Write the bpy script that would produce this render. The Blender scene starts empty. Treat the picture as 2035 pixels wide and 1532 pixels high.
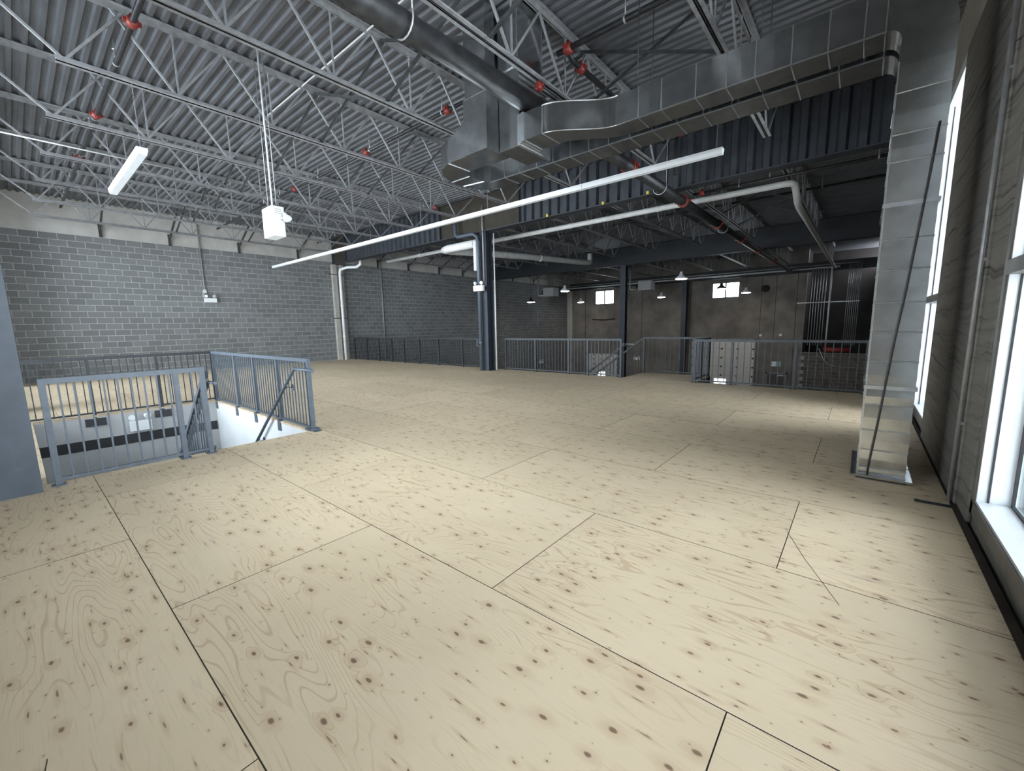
import bpy, math, random
from mathutils import Vector, Matrix
random.seed(7)
SC = bpy.context.scene
COL = SC.collection

# ------------------------------------------------------------------ camera
CAM_H = 1.49
r_ = Vector((0.7676963905, 0.6405208423, -0.0193727272))
u_ = Vector((-0.0768199217, 0.1220018197, 0.9895525533))
f_ = Vector((-0.6361925429, 0.7581877119, -0.1428651176))
cd = bpy.data.cameras.new('camera')
cam = bpy.data.objects.new('camera', cd)
COL.objects.link(cam)
m3 = Matrix((r_, u_, -f_)).transposed()
cam.matrix_world = Matrix.Translation((0, 0, CAM_H)) @ m3.to_4x4()
cd.sensor_fit = 'HORIZONTAL'
cd.sensor_width = 36.0
cd.lens = 825.55 / 2035 * 36.0
cd.clip_start = 0.02
cd.clip_end = 200
SC.camera = cam

# ------------------------------------------------------------------ world, exposure
W = bpy.data.worlds.new('overcast_sky')
SC.world = W
W.use_nodes = True
bg = W.node_tree.nodes['Background']
bg.inputs[0].default_value = (0.90, 0.93, 1.0, 1)
bg.inputs[1].default_value = 14.5
vs = SC.view_settings
vs.view_transform = 'Standard'
vs.look = 'None'
vs.gamma = 1.0
vs.use_curve_mapping = False
vs.exposure = 0.0
try:
    SC.cycles.max_bounces = 10
    SC.cycles.diffuse_bounces = 6
    SC.cycles.glossy_bounces = 4
    SC.cycles.transparent_max_bounces = 12
    SC.cycles.sample_clamp_indirect = 6.0
    SC.cycles.use_denoising = True
except Exception:
    pass

WINDOWS = [  # portals: (centre, size along wall, height, facing)
]

def portal(cx, cy, cz, w, h, axis):
    l = bpy.data.lights.new('daylight_portal', 'AREA')
    l.shape = 'RECTANGLE'
    l.size = w
    l.size_y = h
    l.cycles.is_portal = True
    o = bpy.data.objects.new('daylight_portal', l)
    COL.objects.link(o)
    o.location = (cx, cy, cz)
    if axis == 'x':      # window in the right wall, light goes to -X
        o.rotation_euler = (math.pi / 2, 0, math.pi / 2)
        o.rotation_euler = Vector((-1, 0, 0)).to_track_quat('-Z', 'Y').to_euler()
    elif axis == 'y':    # front wall, light goes to +Y
        o.rotation_euler = Vector((0, 1, 0)).to_track_quat('-Z', 'Y').to_euler()
    else:                # back wall, light goes to -Y
        o.rotation_euler = Vector((0, -1, 0)).to_track_quat('-Z', 'Y').to_euler()
    return o

# ------------------------------------------------------------------ key dimensions (metres)
XL = -19.5           # face of the block wall
XR = 0.70            # face of the right concrete wall
YF = -0.30           # face of the front wall
YB = 31.1            # face of the back wall
YE = 10.83           # edge of the mezzanine
ZD = 5.68            # underside of the roof deck
ZL = -4.0            # lower floor
G1, G2 = 10.25, 20.9  # girder lines

FRONT_WINS = [(-18.6, -13.0, 0.12, 5.2), (-12.4, -6.5, 0.12, 5.2), (-5.4, -2.2, 0.8, 3.0)]  # unseen windows; sills, heads and widths set for the light they give
for a, b, c, d in FRONT_WINS:
    portal((a + b) / 2, YF - 0.32, (c + d) / 2, b - a, d - c, 'y')
portal(0.98, 2.0, 2.4, 4.1, 4.4, 'x')
portal(0.98, 8.2, 2.3, 1.8, 4.3, 'x')

# ------------------------------------------------------------------ materials
MATS = {}
def nodes_of(m):
    m.use_nodes = True
    return m.node_tree.nodes, m.node_tree.links
def mat(name, col, rough=0.6, metal=0.0, var=0.12, scale=6.0, bump=0.0, bscale=60.0, stretch=(1, 1, 1), col2=None, isl=False):
    m = bpy.data.materials.new(name)
    N, L = nodes_of(m)
    b = N['Principled BSDF']
    b.inputs['Roughness'].default_value = rough
    b.inputs['Metallic'].default_value = metal
    tc = N.new('ShaderNodeTexCoord')
    mp = N.new('ShaderNodeMapping')
    mp.inputs['Scale'].default_value = stretch
    L.new(tc.outputs['Object'], mp.inputs['Vector'])
    nz = N.new('ShaderNodeTexNoise')
    nz.inputs['Scale'].default_value = scale
    nz.inputs['Detail'].default_value = 6
    nz.inputs['Roughness'].default_value = 0.65
    L.new(mp.outputs['Vector'], nz.inputs['Vector'])
    cr = N.new('ShaderNodeValToRGB')
    c1 = [max(0, c * (1 - var * 2)) for c in col]
    c2 = col2 if col2 else [min(1, c * (1 + var * 2)) for c in col]
    cr.color_ramp.elements[0].position = 0.3
    cr.color_ramp.elements[1].position = 0.7
    cr.color_ramp.elements[0].color = (*c1, 1)
    cr.color_ramp.elements[1].color = (*c2, 1)
    L.new(nz.outputs['Fac'], cr.inputs['Fac'])
    out = cr.outputs['Color']
    if isl:
        oi = N.new('ShaderNodeObjectInfo')
        ge = N.new('ShaderNodeNewGeometry')
        ad = N.new('ShaderNodeMath'); ad.operation = 'ADD'
        L.new(oi.outputs['Random'], ad.inputs[0])
        L.new(ge.outputs['Random Per Island'], ad.inputs[1])
        fr = N.new('ShaderNodeMath'); fr.operation = 'FRACT'
        L.new(ad.outputs[0], fr.inputs[0])
        mr = N.new('ShaderNodeMapRange')
        mr.inputs['To Min'].default_value = 0.84
        mr.inputs['To Max'].default_value = 1.14
        L.new(fr.outputs[0], mr.inputs['Value'])
        mx = N.new('ShaderNodeMix'); mx.data_type = 'RGBA'; mx.blend_type = 'MULTIPLY'
        mx.inputs[0].default_value = 1.0
        L.new(out, mx.inputs[6])
        L.new(mr.outputs[0], mx.inputs[7])
        out = mx.outputs[2]
    L.new(out, b.inputs['Base Color'])
    if bump > 0:
        n2 = N.new('ShaderNodeTexNoise')
        n2.inputs['Scale'].default_value = bscale
        n2.inputs['Detail'].default_value = 4
        L.new(mp.outputs['Vector'], n2.inputs['Vector'])
        bp = N.new('ShaderNodeBump')
        bp.inputs['Strength'].default_value = bump
        bp.inputs['Distance'].default_value = 0.01
        L.new(n2.outputs['Fac'], bp.inputs['Height'])
        L.new(bp.outputs['Normal'], b.inputs['Normal'])
    MATS[name] = m
    return m

STEEL = mat('joist_grey_primer', (0.25, 0.252, 0.26), 0.55, 0.0, 0.16, 9)
STEELD = mat('bridging_dark_steel', (0.055, 0.058, 0.06), 0.55, 0.2, 0.2, 9)
DECK = mat('galvanised_roof_deck', (0.122, 0.126, 0.138), 0.5, 0.3, 0.16, 1.3, 0.1, 30, (1, 6, 1))
GALV = mat('galvanised_duct_sheet', (0.67, 0.69, 0.705), 0.19, 1.0, 0.08, 7, 0.015, 14)
GALVB = mat('bright_galvanised_strip', (0.78, 0.81, 0.84), 0.28, 1.0, 0.06, 9)
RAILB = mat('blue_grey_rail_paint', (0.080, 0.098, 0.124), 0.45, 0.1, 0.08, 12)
RAILD = mat('dark_rail_paint_and_shade', (0.028, 0.030, 0.035), 0.5, 0.1, 0.1, 12)  # also carries the backlit darkness of the far stair guard
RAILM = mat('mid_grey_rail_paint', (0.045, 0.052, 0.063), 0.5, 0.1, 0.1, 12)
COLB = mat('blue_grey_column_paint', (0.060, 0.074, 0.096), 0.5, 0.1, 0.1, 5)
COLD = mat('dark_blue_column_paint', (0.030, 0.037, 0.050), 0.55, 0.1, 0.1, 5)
BLOCK = mat('grey_concrete_block', (0.185, 0.19, 0.196), 0.9, 0, 0.10, 38, 0.5, 90, isl=True)
MORTAR = mat('pale_mortar', (0.42, 0.42, 0.40), 0.95, 0, 0.1, 20, 0.3, 60)
PLASTER = mat('pale_concrete_band', (0.50, 0.475, 0.435), 0.9, 0, 0.13, 0.9, 0.1, 30, col2=(0.58, 0.57, 0.55))
PIER = mat('pale_concrete_pier', (0.40, 0.38, 0.345), 0.9, 0, 0.1, 3, 0.1, 30)
BACKW = mat('brown_grey_precast', (0.185, 0.165, 0.145), 0.9, 0, 0.2, 0.8, 0.15, 20)
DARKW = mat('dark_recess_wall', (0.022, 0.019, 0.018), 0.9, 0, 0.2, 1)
LOWF = mat('lower_concrete_floor', (0.26, 0.25, 0.235), 0.6, 0, 0.15, 0.8)
WHITEW = mat('white_drywall', (0.56, 0.58, 0.60), 0.85, 0, 0.03, 2)
GREYW = mat('light_grey_drywall', (0.44, 0.445, 0.45), 0.85, 0, 0.03, 2)
BLACKB = mat('black_band_paint', (0.025, 0.027, 0.03), 0.7, 0, 0.1, 3)
WHITEP = mat('white_enamel', (0.78, 0.80, 0.83), 0.35, 0, 0.02, 6)
WHITEF = mat('white_window_frame', (0.80, 0.83, 0.87), 0.35, 0, 0.02, 6)
GREYF = mat('grey_window_frame', (0.17, 0.165, 0.155), 0.5, 0.2, 0.08, 8)
GASKET = mat('dark_gasket', (0.03, 0.033, 0.036), 0.7, 0, 0.05, 8)
PVC = mat('white_pipe_jacket', (0.66, 0.66, 0.655), 0.5, 0, 0.06, 4)
BLACKP = mat('black_steel_pipe', (0.030, 0.030, 0.032), 0.42, 0.3, 0.3, 8, 0.1, 50)
REDC = mat('red_pipe_coupling', (0.22, 0.028, 0.022), 0.45, 0, 0.15, 12)
COND = mat('galvanised_conduit', (0.42, 0.42, 0.43), 0.45, 0.5, 0.1, 8)
CABLE = mat('dark_cable', (0.035, 0.033, 0.034), 0.6, 0, 0.1, 12)
SUBF = mat('dark_subfloor', (0.07, 0.055, 0.04), 0.9, 0, 0.2, 3)
EDGEW = mat('pale_plywood_edge', (0.50, 0.40, 0.29), 0.85, 0, 0.1, 8)
DOORW = mat('off_white_door_panel', (0.60, 0.57, 0.53), 0.6, 0, 0.04, 2)
DOORD = mat('dark_door_leaf', (0.07, 0.06, 0.055), 0.6, 0, 0.1, 2)
YELL = mat('yellow_tag', (0.65, 0.52, 0.06), 0.5, 0, 0.05, 8)
GREENS = mat('green_exit_sign_face', (0.10, 0.33, 0.26), 0.4, 0, 0.05, 8)
HEATG = mat('heater_grey_cabinet', (0.34, 0.34, 0.335), 0.5, 0.1, 0.06, 6)
GIRD = mat('dark_girder_paint', (0.038, 0.043, 0.053), 0.55, 0.15, 0.15, 3)
GIRD2 = mat('black_girder_paint', (0.014, 0.016, 0.020), 0.6, 0.1, 0.1, 3)
GIRDB = mat('brown_girder_plate', (0.030, 0.024, 0.016), 0.7, 0.1, 0.2, 4)
LENS = mat('frosted_light_lens', (0.70, 0.73, 0.76), 0.4, 0, 0.02, 4)

def emis(name, col, s):
    m = bpy.data.materials.new(name)
    N, L = nodes_of(m)
    b = N['Principled BSDF']
    b.inputs['Base Color'].default_value = (*col, 1)
    b.inputs['Emission Color'].default_value = (*col, 1)
    b.inputs['Emission Strength'].default_value = s
    return m
GLOW = emis('lit_lamp_lens', (1.0, 0.93, 0.82), 38.0)

def glass():
    m = bpy.data.materials.new('window_glass')
    N, L = nodes_of(m)
    N.remove(N['Principled BSDF'])
    o = N['Material Output']
    t = N.new('ShaderNodeBsdfTransparent'); t.inputs[0].default_value = (0.93, 0.97, 0.97, 1)
    g = N.new('ShaderNodeBsdfGlossy'); g.inputs['Roughness'].default_value = 0.03
    fr = N.new('ShaderNodeFresnel'); fr.inputs[0].default_value = 1.45
    mx = N.new('ShaderNodeMixShader')
    L.new(fr.outputs[0], mx.inputs[0]); L.new(t.outputs[0], mx.inputs[1]); L.new(g.outputs[0], mx.inputs[2])
    L.new(mx.outputs[0], o.inputs[0])
    return m
GLASS = glass()

def plywood():
    m = bpy.data.materials.new('knotty_plywood')
    N, L = nodes_of(m)
    b = N['Principled BSDF']
    b.inputs['Roughness'].default_value = 0.62
    tc = N.new('ShaderNodeTexCoord')
    oi = N.new('ShaderNodeObjectInfo')
    mul = N.new('ShaderNodeVectorMath'); mul.operation = 'SCALE'
    cmb = N.new('ShaderNodeCombineXYZ')
    L.new(oi.outputs['Random'], cmb.inputs[0]); L.new(oi.outputs['Random'], cmb.inputs[1]); L.new(oi.outputs['Random'], cmb.inputs[2])
    mul.inputs['Scale'].default_value = 57.0
    L.new(cmb.outputs[0], mul.inputs[0])
    ad = N.new('ShaderNodeVectorMath'); ad.operation = 'ADD'
    L.new(tc.outputs['Object'], ad.inputs[0]); L.new(mul.outputs[0], ad.inputs[1])
    P = ad.outputs[0]
    def mapping(s, loc=(0, 0, 0)):
        k = N.new('ShaderNodeMapping'); k.inputs['Scale'].default_value = s; k.inputs['Location'].default_value = loc
        L.new(P, k.inputs['Vector']); return k.outputs[0]
    def noise(v, sc, det=4, ro=0.55):
        n = N.new('ShaderNodeTexNoise'); n.inputs['Scale'].default_value = sc; n.inputs['Detail'].default_value = det
        n.inputs['Roughness'].default_value = ro
        L.new(v, n.inputs['Vector']); return n.outputs['Fac']
    def math_(op, a, bb=None, c=None):
        k = N.new('ShaderNodeMath'); k.operation = op
        for i, v in enumerate((a, bb, c)):
            if v is None: continue
            if isinstance(v, (int, float)): k.inputs[i].default_value = v
            else: L.new(v, k.inputs[i])
        return k.outputs[0]
    def ramp(v, a, bq):
        k = N.new('ShaderNodeMapRange'); k.interpolation_type = 'SMOOTHSTEP'
        k.inputs['From Min'].default_value = a; k.inputs['From Max'].default_value = bq
        L.new(v, k.inputs['Value']); return k.outputs[0]
    def mix(c1, c2, f, mode='MIX'):
        k = N.new('ShaderNodeMix'); k.data_type = 'RGBA'; k.blend_type = mode
        for idx, v in ((6, c1), (7, c2)):
            if isinstance(v, tuple): k.inputs[idx].default_value = (*v, 1)
            else: L.new(v, k.inputs[idx])
        if isinstance(f, (int, float)): k.inputs[0].default_value = f
        else: L.new(f, k.inputs[0])
        return k.outputs[2]
    # knots: two voronoi layers of small elongated dots, thinned at random
    def knots(s, loc, rad, keep):
        v = N.new('ShaderNodeTexVoronoi'); v.inputs['Scale'].default_value = 1.0
        v.voronoi_dimensions = '2D'
        w = mapping(s, loc)
        wn = N.new('ShaderNodeTexNoise'); wn.inputs['Scale'].default_value = 3.0
        L.new(w, wn.inputs['Vector'])
        sb = N.new('ShaderNodeVectorMath'); sb.operation = 'MULTIPLY_ADD'
        L.new(wn.outputs['Color'], sb.inputs[0]); sb.inputs[1].default_value = (0.12, 0.12, 0); L.new(w, sb.inputs[2])
        L.new(sb.outputs[0], v.inputs['Vector'])
        sx = N.new('ShaderNodeSeparateColor'); L.new(v.outputs['Color'], sx.inputs[0])
        ke = math_('LESS_THAN', sx.outputs[0], keep)
        rr = math_('MULTIPLY_ADD', sx.outputs[1], rad * 0.8, rad * 0.5)
        q = math_('DIVIDE', v.outputs['Distance'], rr)
        core = math_('MULTIPLY', math_('SUBTRACT', 1.0, ramp(q, 0.45, 1.0)), ke)
        halo = math_('MULTIPLY', math_('SUBTRACT', 1.0, ramp(q, 0.6, 4.0)), ke)
        return core, halo
    k1, h1 = knots((4.6, 9.0, 1), (0, 0, 0), 0.095, 0.52)
    k2, h2 = knots((11.0, 15.0, 1), (3.3, 1.7, 0), 0.05, 0.25)
    k3, h3 = knots((2.1, 15.0, 1), (9.1, 4.4, 0), 0.055, 0.6)
    # grain contour lines running along the sheet, swirling round the knots
    g0 = noise(mapping((0.5, 2.9, 1)), 1.0, 2, 0.45)
    g1 = math_('ADD', math_('MULTIPLY', g0, 30.0), math_('MULTIPLY', h1, 1.6))
    fr = math_('FRACT', g1)
    line = math_('SUBTRACT', 1.0, ramp(math_('ABSOLUTE', math_('SUBTRACT', fr, 0.5)), 0.02, 0.13))
    fine = noise(mapping((5, 130, 1)), 1.0, 3, 0.6)
    blot = noise(mapping((0.8, 1.1, 1)), 1.6, 5, 0.6)
    blot2 = noise(mapping((1.5, 7, 1)), 1.2, 5, 0.65)
    base = mix((0.595, 0.475, 0.318), (0.735, 0.605, 0.43), blot)
    rnd = N.new('ShaderNodeMapRange'); rnd.inputs['To Min'].default_value = 0.93; rnd.inputs['To Max'].default_value = 1.07
    L.new(oi.outputs['Random'], rnd.inputs['Value'])
    base = mix(base, rnd.outputs[0], 1.0, 'MULTIPLY')
    base = mix(base, (0.44, 0.30, 0.18), math_('MULTIPLY', line, math_('MULTIPLY', ramp(noise(mapping((1, 1.6, 1), (5, 2, 0)), 1.3), 0.40, 0.58), 0.62)))
    base = mix(base, (0.46, 0.38, 0.27), math_('MULTIPLY', ramp(fine, 0.52, 0.75), 0.35))
    base = mix(base, (0.36, 0.31, 0.26), math_('MULTIPLY', ramp(blot2, 0.60, 0.75), 0.33))
    for k, h, d in ((k1, h1, 0.85), (k2, h2, 0.9), (k3, h3, 0.75)):
        base = mix(base, (0.45, 0.30, 0.19), math_('MULTIPLY', h, 0.42))
        base = mix(base, (0.14, 0.075, 0.045), math_('MULTIPLY', k, d))
    L.new(base, b.inputs['Base Color'])
    bp = N.new('ShaderNodeBump'); bp.inputs['Strength'].default_value = 0.12; bp.inputs['Distance'].default_value = 0.004
    L.new(fine, bp.inputs['Height']); L.new(bp.outputs[0], b.inputs['Normal'])
    return m
PLY = plywood()

def formliner():
    m = bpy.data.materials.new('dark_formliner_concrete')
    N, L = nodes_of(m)
    b = N['Principled BSDF']; b.inputs['Roughness'].default_value = 0.75
    tc = N.new('ShaderNodeTexCoord')
    wn = N.new('ShaderNodeTexNoise'); wn.inputs['Scale'].default_value = 0.9; wn.inputs['Detail'].default_value = 3
    L.new(tc.outputs['Object'], wn.inputs['Vector'])
    ma = N.new('ShaderNodeVectorMath'); ma.operation = 'MULTIPLY_ADD'
    L.new(wn.outputs['Color'], ma.inputs[0]); ma.inputs[1].default_value = (0, 0, 0.32); L.new(tc.outputs['Object'], ma.inputs[2])
    mp = N.new('ShaderNodeMapping'); mp.inputs['Scale'].default_value = (0.4, 0.42, 17.0)
    L.new(ma.outputs[0], mp.inputs['Vector'])
    n = N.new('ShaderNodeTexNoise'); n.inputs['Scale'].default_value = 1.2; n.inputs['Detail'].default_value = 7; n.inputs['Roughness'].default_value = 0.65
    L.new(mp.outputs[0], n.inputs['Vector'])
    cr = N.new('ShaderNodeValToRGB')
    e = cr.color_ramp.elements
    e[0].position = 0.30; e[0].color = (0.035, 0.031, 0.029, 1)
    e[1].position = 0.45; e[1].color = (0.19, 0.18, 0.168, 1)
    k = e.new(0.72); k.color = (0.27, 0.255, 0.24, 1)
    L.new(n.outputs['Fac'], cr.inputs[0]); L.new(cr.outputs[0], b.inputs['Base Color'])
    bp = N.new('ShaderNodeBump'); bp.inputs['Strength'].default_value = 0.6; bp.inputs['Distance'].default_value = 0.012
    L.new(n.outputs['Fac'], bp.inputs['Height']); L.new(bp.outputs[0], b.inputs['Normal'])
    return m
FORM = formliner()

# ------------------------------------------------------------------ mesh helper
class MB:
    def __init__(s):
        s.v = []; s.f = []; s.sm = []; s.marks = []
    def use(s, i):
        s.marks.append((len(s.f), i)); return s
    def box(s, x0, x1, y0, y1, z0, z1):
        if x0 > x1: x0, x1 = x1, x0
        if y0 > y1: y0, y1 = y1, y0
        if z0 > z1: z0, z1 = z1, z0
        n = len(s.v)
        s.v += [(x0, y0, z0), (x1, y0, z0), (x1, y1, z0), (x0, y1, z0), (x0, y0, z1), (x1, y0, z1), (x1, y1, z1), (x0, y1, z1)]
        for q in ((0, 3, 2, 1), (4, 5, 6, 7), (0, 1, 5, 4), (1, 2, 6, 5), (2, 3, 7, 6), (3, 0, 4, 7)):
            s.f.append(tuple(n + i for i in q)); s.sm.append(False)
        return s
    def bevbox(s, x0, x1, y0, y1, z0, z1, b=0.004):
        """box with chamfered edges on all sides (24 verts)"""
        n = len(s.v)
        X = (x0, x1); Y = (y0, y1); Z = (z0, z1)
        idx = {}
        for i in (0, 1):
            for j in (0, 1):
                for k in (0, 1):
                    sx = b if i == 0 else -b; sy = b if j == 0 else -b; sz = b if k == 0 else -b
                    idx[i, j, k, 'x'] = len(s.v); s.v.append((X[i], Y[j] + sy, Z[k] + sz))
                    idx[i, j, k, 'y'] = len(s.v); s.v.append((X[i] + sx, Y[j], Z[k] + sz))
                    idx[i, j, k, 'z'] = len(s.v); s.v.append((X[i] + sx, Y[j] + sy, Z[k]))
        def add(l):
            c = [sum(s.v[i][a] for i in l) / len(l) for a in range(3)]
            cc = ((x0 + x1) / 2, (y0 + y1) / 2, (z0 + z1) / 2)
            p = [Vector(s.v[i]) for i in l]
            nn = (p[1] - p[0]).cross(p[2] - p[1])
            if nn.dot(Vector(c) - Vector(cc)) < 0: l = l[::-1]
            s.f.append(tuple(l)); s.sm.append(False)
        for i in (0, 1):
            add([idx[i, 0, 0, 'x'], idx[i, 1, 0, 'x'], idx[i, 1, 1, 'x'], idx[i, 0, 1, 'x']])
            add([idx[0, i, 0, 'y'], idx[1, i, 0, 'y'], idx[1, i, 1, 'y'], idx[0, i, 1, 'y']])
            add([idx[0, 0, i, 'z'], idx[1, 0, i, 'z'], idx[1, 1, i, 'z'], idx[0, 1, i, 'z']])
            for j in (0, 1):
                add([idx[i, j, 0, 'x'], idx[i, j, 1, 'x'], idx[i, j, 1, 'y'], idx[i, j, 0, 'y']])
                add([idx[i, 0, j, 'x'], idx[i, 1, j, 'x'], idx[i, 1, j, 'z'], idx[i, 0, j, 'z']])
                add([idx[0, i, j, 'y'], idx[1, i, j, 'y'], idx[1, i, j, 'z'], idx[0, i, j, 'z']])
                for k in (0, 1):
                    add([idx[i, j, k, 'x'], idx[i, j, k, 'y'], idx[i, j, k, 'z']])
        return s
    def bar(s, a, b, w, h, up=(0, 0, 1)):
        a = Vector(a); b = Vector(b); d = (b - a).normalized()
        u = Vector(up); sd = d.cross(u)
        if sd.length < 1e-4: sd = d.cross(Vector((0, 1, 0)))
        sd.normalize(); up2 = sd.cross(d).normalized()
        n = len(s.v)
        for p in (a, b):
            for i, j in ((-1, -1), (1, -1), (1, 1), (-1, 1)):
                s.v.append(tuple(p + sd * (w / 2 * i) + up2 * (h / 2 * j)))
        for q in ((0, 1, 2, 3), (7, 6, 5, 4), (0, 4, 5, 1), (1, 5, 6, 2), (2, 6, 7, 3), (3, 7, 4, 0)):
            s.f.append(tuple(n + i for i in q)); s.sm.append(False)
        return s
    def tube(s, pts, r, seg=8, caps=True):
        pts = [Vector(p) for p in pts]
        n = len(pts); rings = []
        prev = None
        for i, p in enumerate(pts):
            if i == 0: d = pts[1] - pts[0]
            elif i == n - 1: d = pts[-1] - pts[-2]
            else: d = (pts[i + 1] - p).normalized() + (p - pts[i - 1]).normalized()
            d.normalize()
            if prev is None:
                a = d.cross(Vector((0, 0, 1)))
                if a.length < 1e-3: a = d.cross(Vector((0, 1, 0)))
                a.normalize()
            else:
                a = prev - d * prev.dot(d)
                a.normalize()
            prev = a
            bb = d.cross(a).normalized()
            rr = r[i] if isinstance(r, (list, tuple)) else r
            k = 1.0
            if 0 < i < n - 1:
                c = (pts[i + 1] - p).normalized().dot((p - pts[i - 1]).normalized())
                k = 1 / max(0.5, math.sqrt((1 + c) / 2))
            base = len(s.v)
            for j in range(seg):
                t = 2 * math.pi * j / seg
                s.v.append(tuple(p + a * (rr * k * math.cos(t)) + bb * (rr * math.sin(t))))
            rings.append(base)
        for i in range(n - 1):
            for j in range(seg):
                k = (j + 1) % seg
                s.f.append((rings[i] + j, rings[i] + k, rings[i + 1] + k, rings[i + 1] + j)); s.sm.append(True)
        if caps:
            s.f.append(tuple(rings[0] + j for j in reversed(range(seg)))); s.sm.append(False)
            s.f.append(tuple(rings[-1] + j for j in range(seg))); s.sm.append(False)
        return s
    def lathe(s, c, prof, seg=16, axis=(0, 0, 1)):
        ax = Vector(axis).normalized()
        a = ax.cross(Vector((1, 0, 0)))
        if a.length < 1e-3: a = ax.cross(Vector((0, 1, 0)))
        a.normalize(); bb = ax.cross(a)
        c = Vector(c); rings = []
        for r, h in prof:
            base = len(s.v)
            for j in range(seg):
                t = 2 * math.pi * j / seg
                s.v.append(tuple(c + ax * h + a * (r * math.cos(t)) + bb * (r * math.sin(t))))
            rings.append(base)
        for i in range(len(prof) - 1):
            for j in range(seg):
                k = (j + 1) % seg
                s.f.append((rings[i] + j, rings[i] + k, rings[i + 1] + k, rings[i + 1] + j)); s.sm.append(True)
        s.f.append(tuple(rings[0] + j for j in reversed(range(seg)))); s.sm.append(False)
        s.f.append(tuple(rings[-1] + j for j in range(seg))); s.sm.append(False)
        return s
    def prism(s, poly, lo, hi, axis='z'):
        """extrude a 2D polygon: axis z -> (x,y); axis y -> (x,z); axis x -> (y,z)"""
        n = len(s.v); k = len(poly)
        ar = sum(poly[i][0] * poly[(i + 1) % k][1] - poly[(i + 1) % k][0] * poly[i][1] for i in range(k))
        if (ar < 0) != (axis == 'y'): poly = poly[::-1]
        for h in (lo, hi):
            for p in poly:
                s.v.append((p[0], p[1], h) if axis == 'z' else (p[0], h, p[1]) if axis == 'y' else (h, p[0], p[1]))
        s.f.append(tuple(n + i for i in reversed(range(k)))); s.sm.append(False)
        s.f.append(tuple(n + k + i for i in range(k))); s.sm.append(False)
        for i in range(k):
            j = (i + 1) % k
            s.f.append((n + i, n + j, n + k + j, n + k + i)); s.sm.append(False)
        return s
    def mesh(s, name, off=(0, 0, 0)):
        me = bpy.data.meshes.new(name)
        ox, oy, oz = off
        me.from_pydata([(x - ox, y - oy, z - oz) for x, y, z in s.v], [], s.f)
        me.polygons.foreach_set('use_smooth', s.sm)
        if s.marks:
            mi = [0] * len(s.f)
            for st_, i_ in s.marks:
                for k_ in range(st_, len(s.f)): mi[k_] = i_
            me.polygons.foreach_set('material_index', mi)
        me.update()
        return me

def origin_of(p):
    o = Vector((0, 0, 0))
    while p is not None:
        o += Vector(p.location); p = p.parent
    return o

def part(name, mb, m, parent, label=None, kind=None):
    """mesh built in world coordinates, stored relative to its parent thing"""
    off = origin_of(parent)
    me = mb.mesh(name, off)
    for q_ in (m if isinstance(m, (list, tuple)) else (m,)): me.materials.append(q_)
    o = bpy.data.objects.new(name, me)
    COL.objects.link(o)
    o.parent = parent
    if label: o['label'] = label
    if kind: o['kind'] = kind
    return o

def inst(name, me, parent, loc, rot=(0, 0, 0), scale=(1, 1, 1)):
    """a piece that shares mesh data; loc in world coordinates"""
    o = bpy.data.objects.new(name, me)
    COL.objects.link(o)
    o.parent = parent
    o.location = Vector(loc) - origin_of(parent)
    o.rotation_euler = rot
    o.scale = scale
    return o

def thing(name, label, cat, loc=(0, 0, 0), group=None):
    o = bpy.data.objects.new(name, None)
    o.empty_display_size = 0.1
    COL.objects.link(o)
    o.location = loc
    o['label'] = label; o['category'] = cat; o['kind'] = 'thing'
    if group: o['group'] = group
    return o

def single(name, mb, m, label, cat, loc=(0, 0, 0), group=None):
    me = mb.mesh(name, loc); me.materials.append(m)
    o = bpy.data.objects.new(name, me); COL.objects.link(o)
    o.location = loc
    o['label'] = label; o['category'] = cat; o['kind'] = 'thing'
    if group: o['group'] = group
    return o

def struct(name, mb, m, label=None):
    me = mb.mesh(name); me.materials.append(m)
    o = bpy.data.objects.new(name, me); COL.objects.link(o)
    o['kind'] = 'structure'
    if label: o['label'] = label
    o['category'] = name.split('_')[0]
    return o

def shared(name, mb, m):
    me = mb.mesh(name); me.materials.append(m); return me

ORD = ['first', 'second', 'third', 'fourth', 'fifth', 'sixth', 'seventh', 'eighth', 'ninth', 'tenth', 'eleventh', 'twelfth']

# ================================================================== STRUCTURE
HX0, HX1, HY0, HY1 = -10.75, -6.18, 0.06, 2.70     # stair opening
# --- mezzanine floor: slab with the stair opening, plywood sheets on top
slab = MB()
for (x0, x1, y0, y1) in ((XL, HX0, YF, YE), (HX1, XR, YF, YE), (HX0, HX1, YF, HY0), (HX0, HX1, HY1, YE)):
    slab.box(x0, x1, y0, y1, -0.30, -0.0051)
floor = struct('floor', slab, SUBF, 'mezzanine floor of knotty plywood sheets')
ys = [YF, 0.378] + [0.378 + 1.214 * k for k in range(1, 9)] + [YE]
XEND = 0.655
def cut(rect):
    x0, x1, y0, y1 = rect
    if x1 <= HX0 or x0 >= HX1 or y1 <= HY0 or y0 >= HY1: return [rect]
    out = []
    if x0 < HX0: out.append((x0, HX0, y0, y1))
    if x1 > HX1: out.append((HX1, x1, y0, y1))
    a, b = max(x0, HX0), min(x1, HX1)
    if y0 < HY0: out.append((a, b, y0, HY0))
    if y1 > HY1: out.append((a, b, HY1, y1))
    return out
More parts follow.
